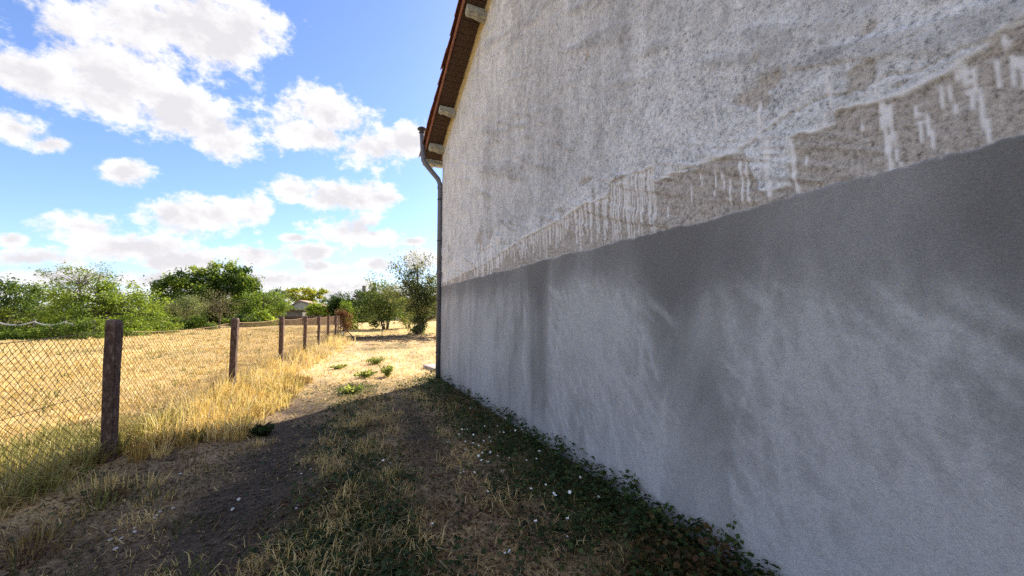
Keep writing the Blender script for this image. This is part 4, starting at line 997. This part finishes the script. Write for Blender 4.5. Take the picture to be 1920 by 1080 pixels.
# pale pebbles on the trodden earth
M_peb = grain_mat('white_pebble', (.5, .5, .5), (.75, .75, .74), 25, .8)
def pebble_mesh(sd):
    r_ = random.Random(sd); V = []; Fq = []; n, m = 7, 4
    for j in range(m + 1):
        q = math.pi * j / m
        for i in range(n):
            a = 2 * math.pi * i / n; k = 1 + r_.uniform(-.16, .16); V.append((.024 * math.sin(q) * math.cos(a) * k, .016 * math.sin(q) * math.sin(a) * k, .010 * math.cos(q) * k))
    for j in range(m):
        for i in range(n): Fq.append((j * n + i, (j + 1) * n + i, (j + 1) * n + (i + 1) % n, j * n + (i + 1) % n))
    mb = MB(); mb.add(V, Fq); return mb.mesh('pebble', M_peb, True)
pms = [pebble_mesh(i) for i in range(4)]
for i, (a, b) in enumerate([(97, 1022), (207, 1012), (217, 1031), (213, 995), (228, 1009), (253, 997), (253, 990), (290, 971), (294, 966), (300, 959), (325, 951), (338, 889), (396, 889), (436, 951), (560, 942), (556, 949), (583, 878), (565, 886), (448, 932)]):
    q = ground_at(a, b); o = obj('pebble', pms[i % 4], None, (q[0], q[1], float(ground_z(q[0], q[1])) + .008)); s = random.uniform(.5, .95)
    o.scale = (s, s, s); o.rotation_euler = (random.uniform(-.2, .2), random.uniform(-.2, .2), random.uniform(0, 6))
    tag(o, 'small white pebble lying on the shaded bare earth of the path', 'pebble', 'white pebbles on the path')
# green weeds standing in the sun beyond the shadow
def weed(label, px, py, hgt, n, spread, seed, cols=((.14, .19, .05), (.27, .32, .08), (.40, .43, .15))):
    q = ground_at(px, py); r_ = np.random.default_rng(seed); root = tag(empty('weed_plant', (q[0], q[1], float(ground_z(q[0], q[1])))), label, 'weed', 'green weeds on the path')
    mb = MB(); P = []
    for s in range(n):
        a = r_.random() * 6.28; d_ = spread * r_.random() ** .5; t = np.array([math.cos(a) * d_, math.sin(a) * d_, hgt * r_.uniform(.55, 1)]); mb.tube([(0, 0, -.02), t * [.4, .4, .55], t], [.006, .005, .003], 5, False)
        for u in np.linspace(.2, 1, 12): P.append(t * [u * .9, u * .9, u ** .8] + r_.normal(size=3) * .02)
    mb.build('stem', M_grassy, root)
    P = np.array(P); V, Fq, C = leaf_arrays(r_, P, .095, pick(r_, list(cols), len(P)), .4, .3, .25); obj('leaves', mesh_np('leaves', V, Fq, M_leaf, {'Col': C}), root)
M_grassy = grain_mat('green_stem', (.08, .12, .03), (.14, .18, .05), 20, .8, None, 0)
weed('far leafy green weed standing on the sunlit path', 706, 682, .20, 20, .36, 1)
weed('upright bright green weed nearest the house corner', 727, 706, .26, 16, .2, 2)
weed('low spreading green weed left of the upright one', 683, 708, .14, 20, .34, 3)
weed('small flat green weed farther left on the sunlit path', 636, 690, .08, 12, .3, 5)
weed('small flat green weed just before the shadow edge', 655, 735, .09, 14, .3, 6)

weed('weed tuft with leaves darkened for shade, at the edge of the shadow on the path', 490, 812, .10, 12, .16, 4, ((.02, .035, .012), (.04, .06, .02)))  # its shade is put into the leaf colours
# slab by the corner, prunings, stakes, pot
M_slab = grain_mat('pinkish_concrete', (.34, .28, .26), (.48, .41, .38), 8, .95)
q = ground_at(812, 692); sl = MB().box((-.12, -.45, -.05), (1.1, .45, .05)).build('paving_slab', M_slab, None, (q[0], q[1], .03), bevel=.01); sl.rotation_euler = (0, rad(-2), rad(8)); tag(sl, 'flat pinkish concrete slab lying behind the house corner', 'slab')
r = np.random.default_rng(900); paths = []
for i in range(650):
    px_, py_ = r.uniform(640, 900), r.normal(636, 3.4); g = ground_at(px_, max(py_, 627)); L = r.uniform(.25, .9); a = r.random() * 6.28; z0 = r.uniform(.0, .10)
    u = np.linspace(-.5, .5, 4)[:, None]; paths.append(np.array([g[0], g[1], z0]) + u * L * np.array([math.cos(a), math.sin(a), r.uniform(-.15, .15)]) + r.normal(size=(4, 3)) * .02)
V, Fq = wire_tube(paths, .012, 3); V[:, 2] = np.maximum(V[:, 2], ground_z(V[:, 0], V[:, 1]) - .005)
tag(obj('prunings', mesh_np('prunings', V, Fq, M_bark)), 'dark litter of pruned twigs below the ivy tree', 'twigs', kind='stuff')
M_iron = grain_mat('dark_iron', (.03, .028, .026), (.07, .06, .055), 20, .7)
for lab, px_, py_, hh in (('thin iron stake in front of the apple tree', 716, 632, 1.05), ('thin iron stake beside the ivy tree trunk', 790, 629, .75)):
    q = ground_at(px_, py_); o = MB().tube([(0, 0, -.1), (.01, 0, hh * .6), (0, 0, hh)], .022, 6).lathe([(.03, hh), (.03, hh + .02), (.0, hh + .03)], 8).build('iron_stake', M_iron, None, (q[0], q[1], 0)); tag(o, lab, 'stake', 'iron stakes')
q = ground_at(641, 633); o = MB().lathe([(.07, 0), (.085, .02), (.10, .26), (.115, .27), (.115, .30), (.09, .30), (.085, .05)], 12).build('white_pot', M_petal, None, (q[0], q[1], 0), smooth=True); tag(o, 'small white pot standing at the foot of the last thin fence post', 'pot')
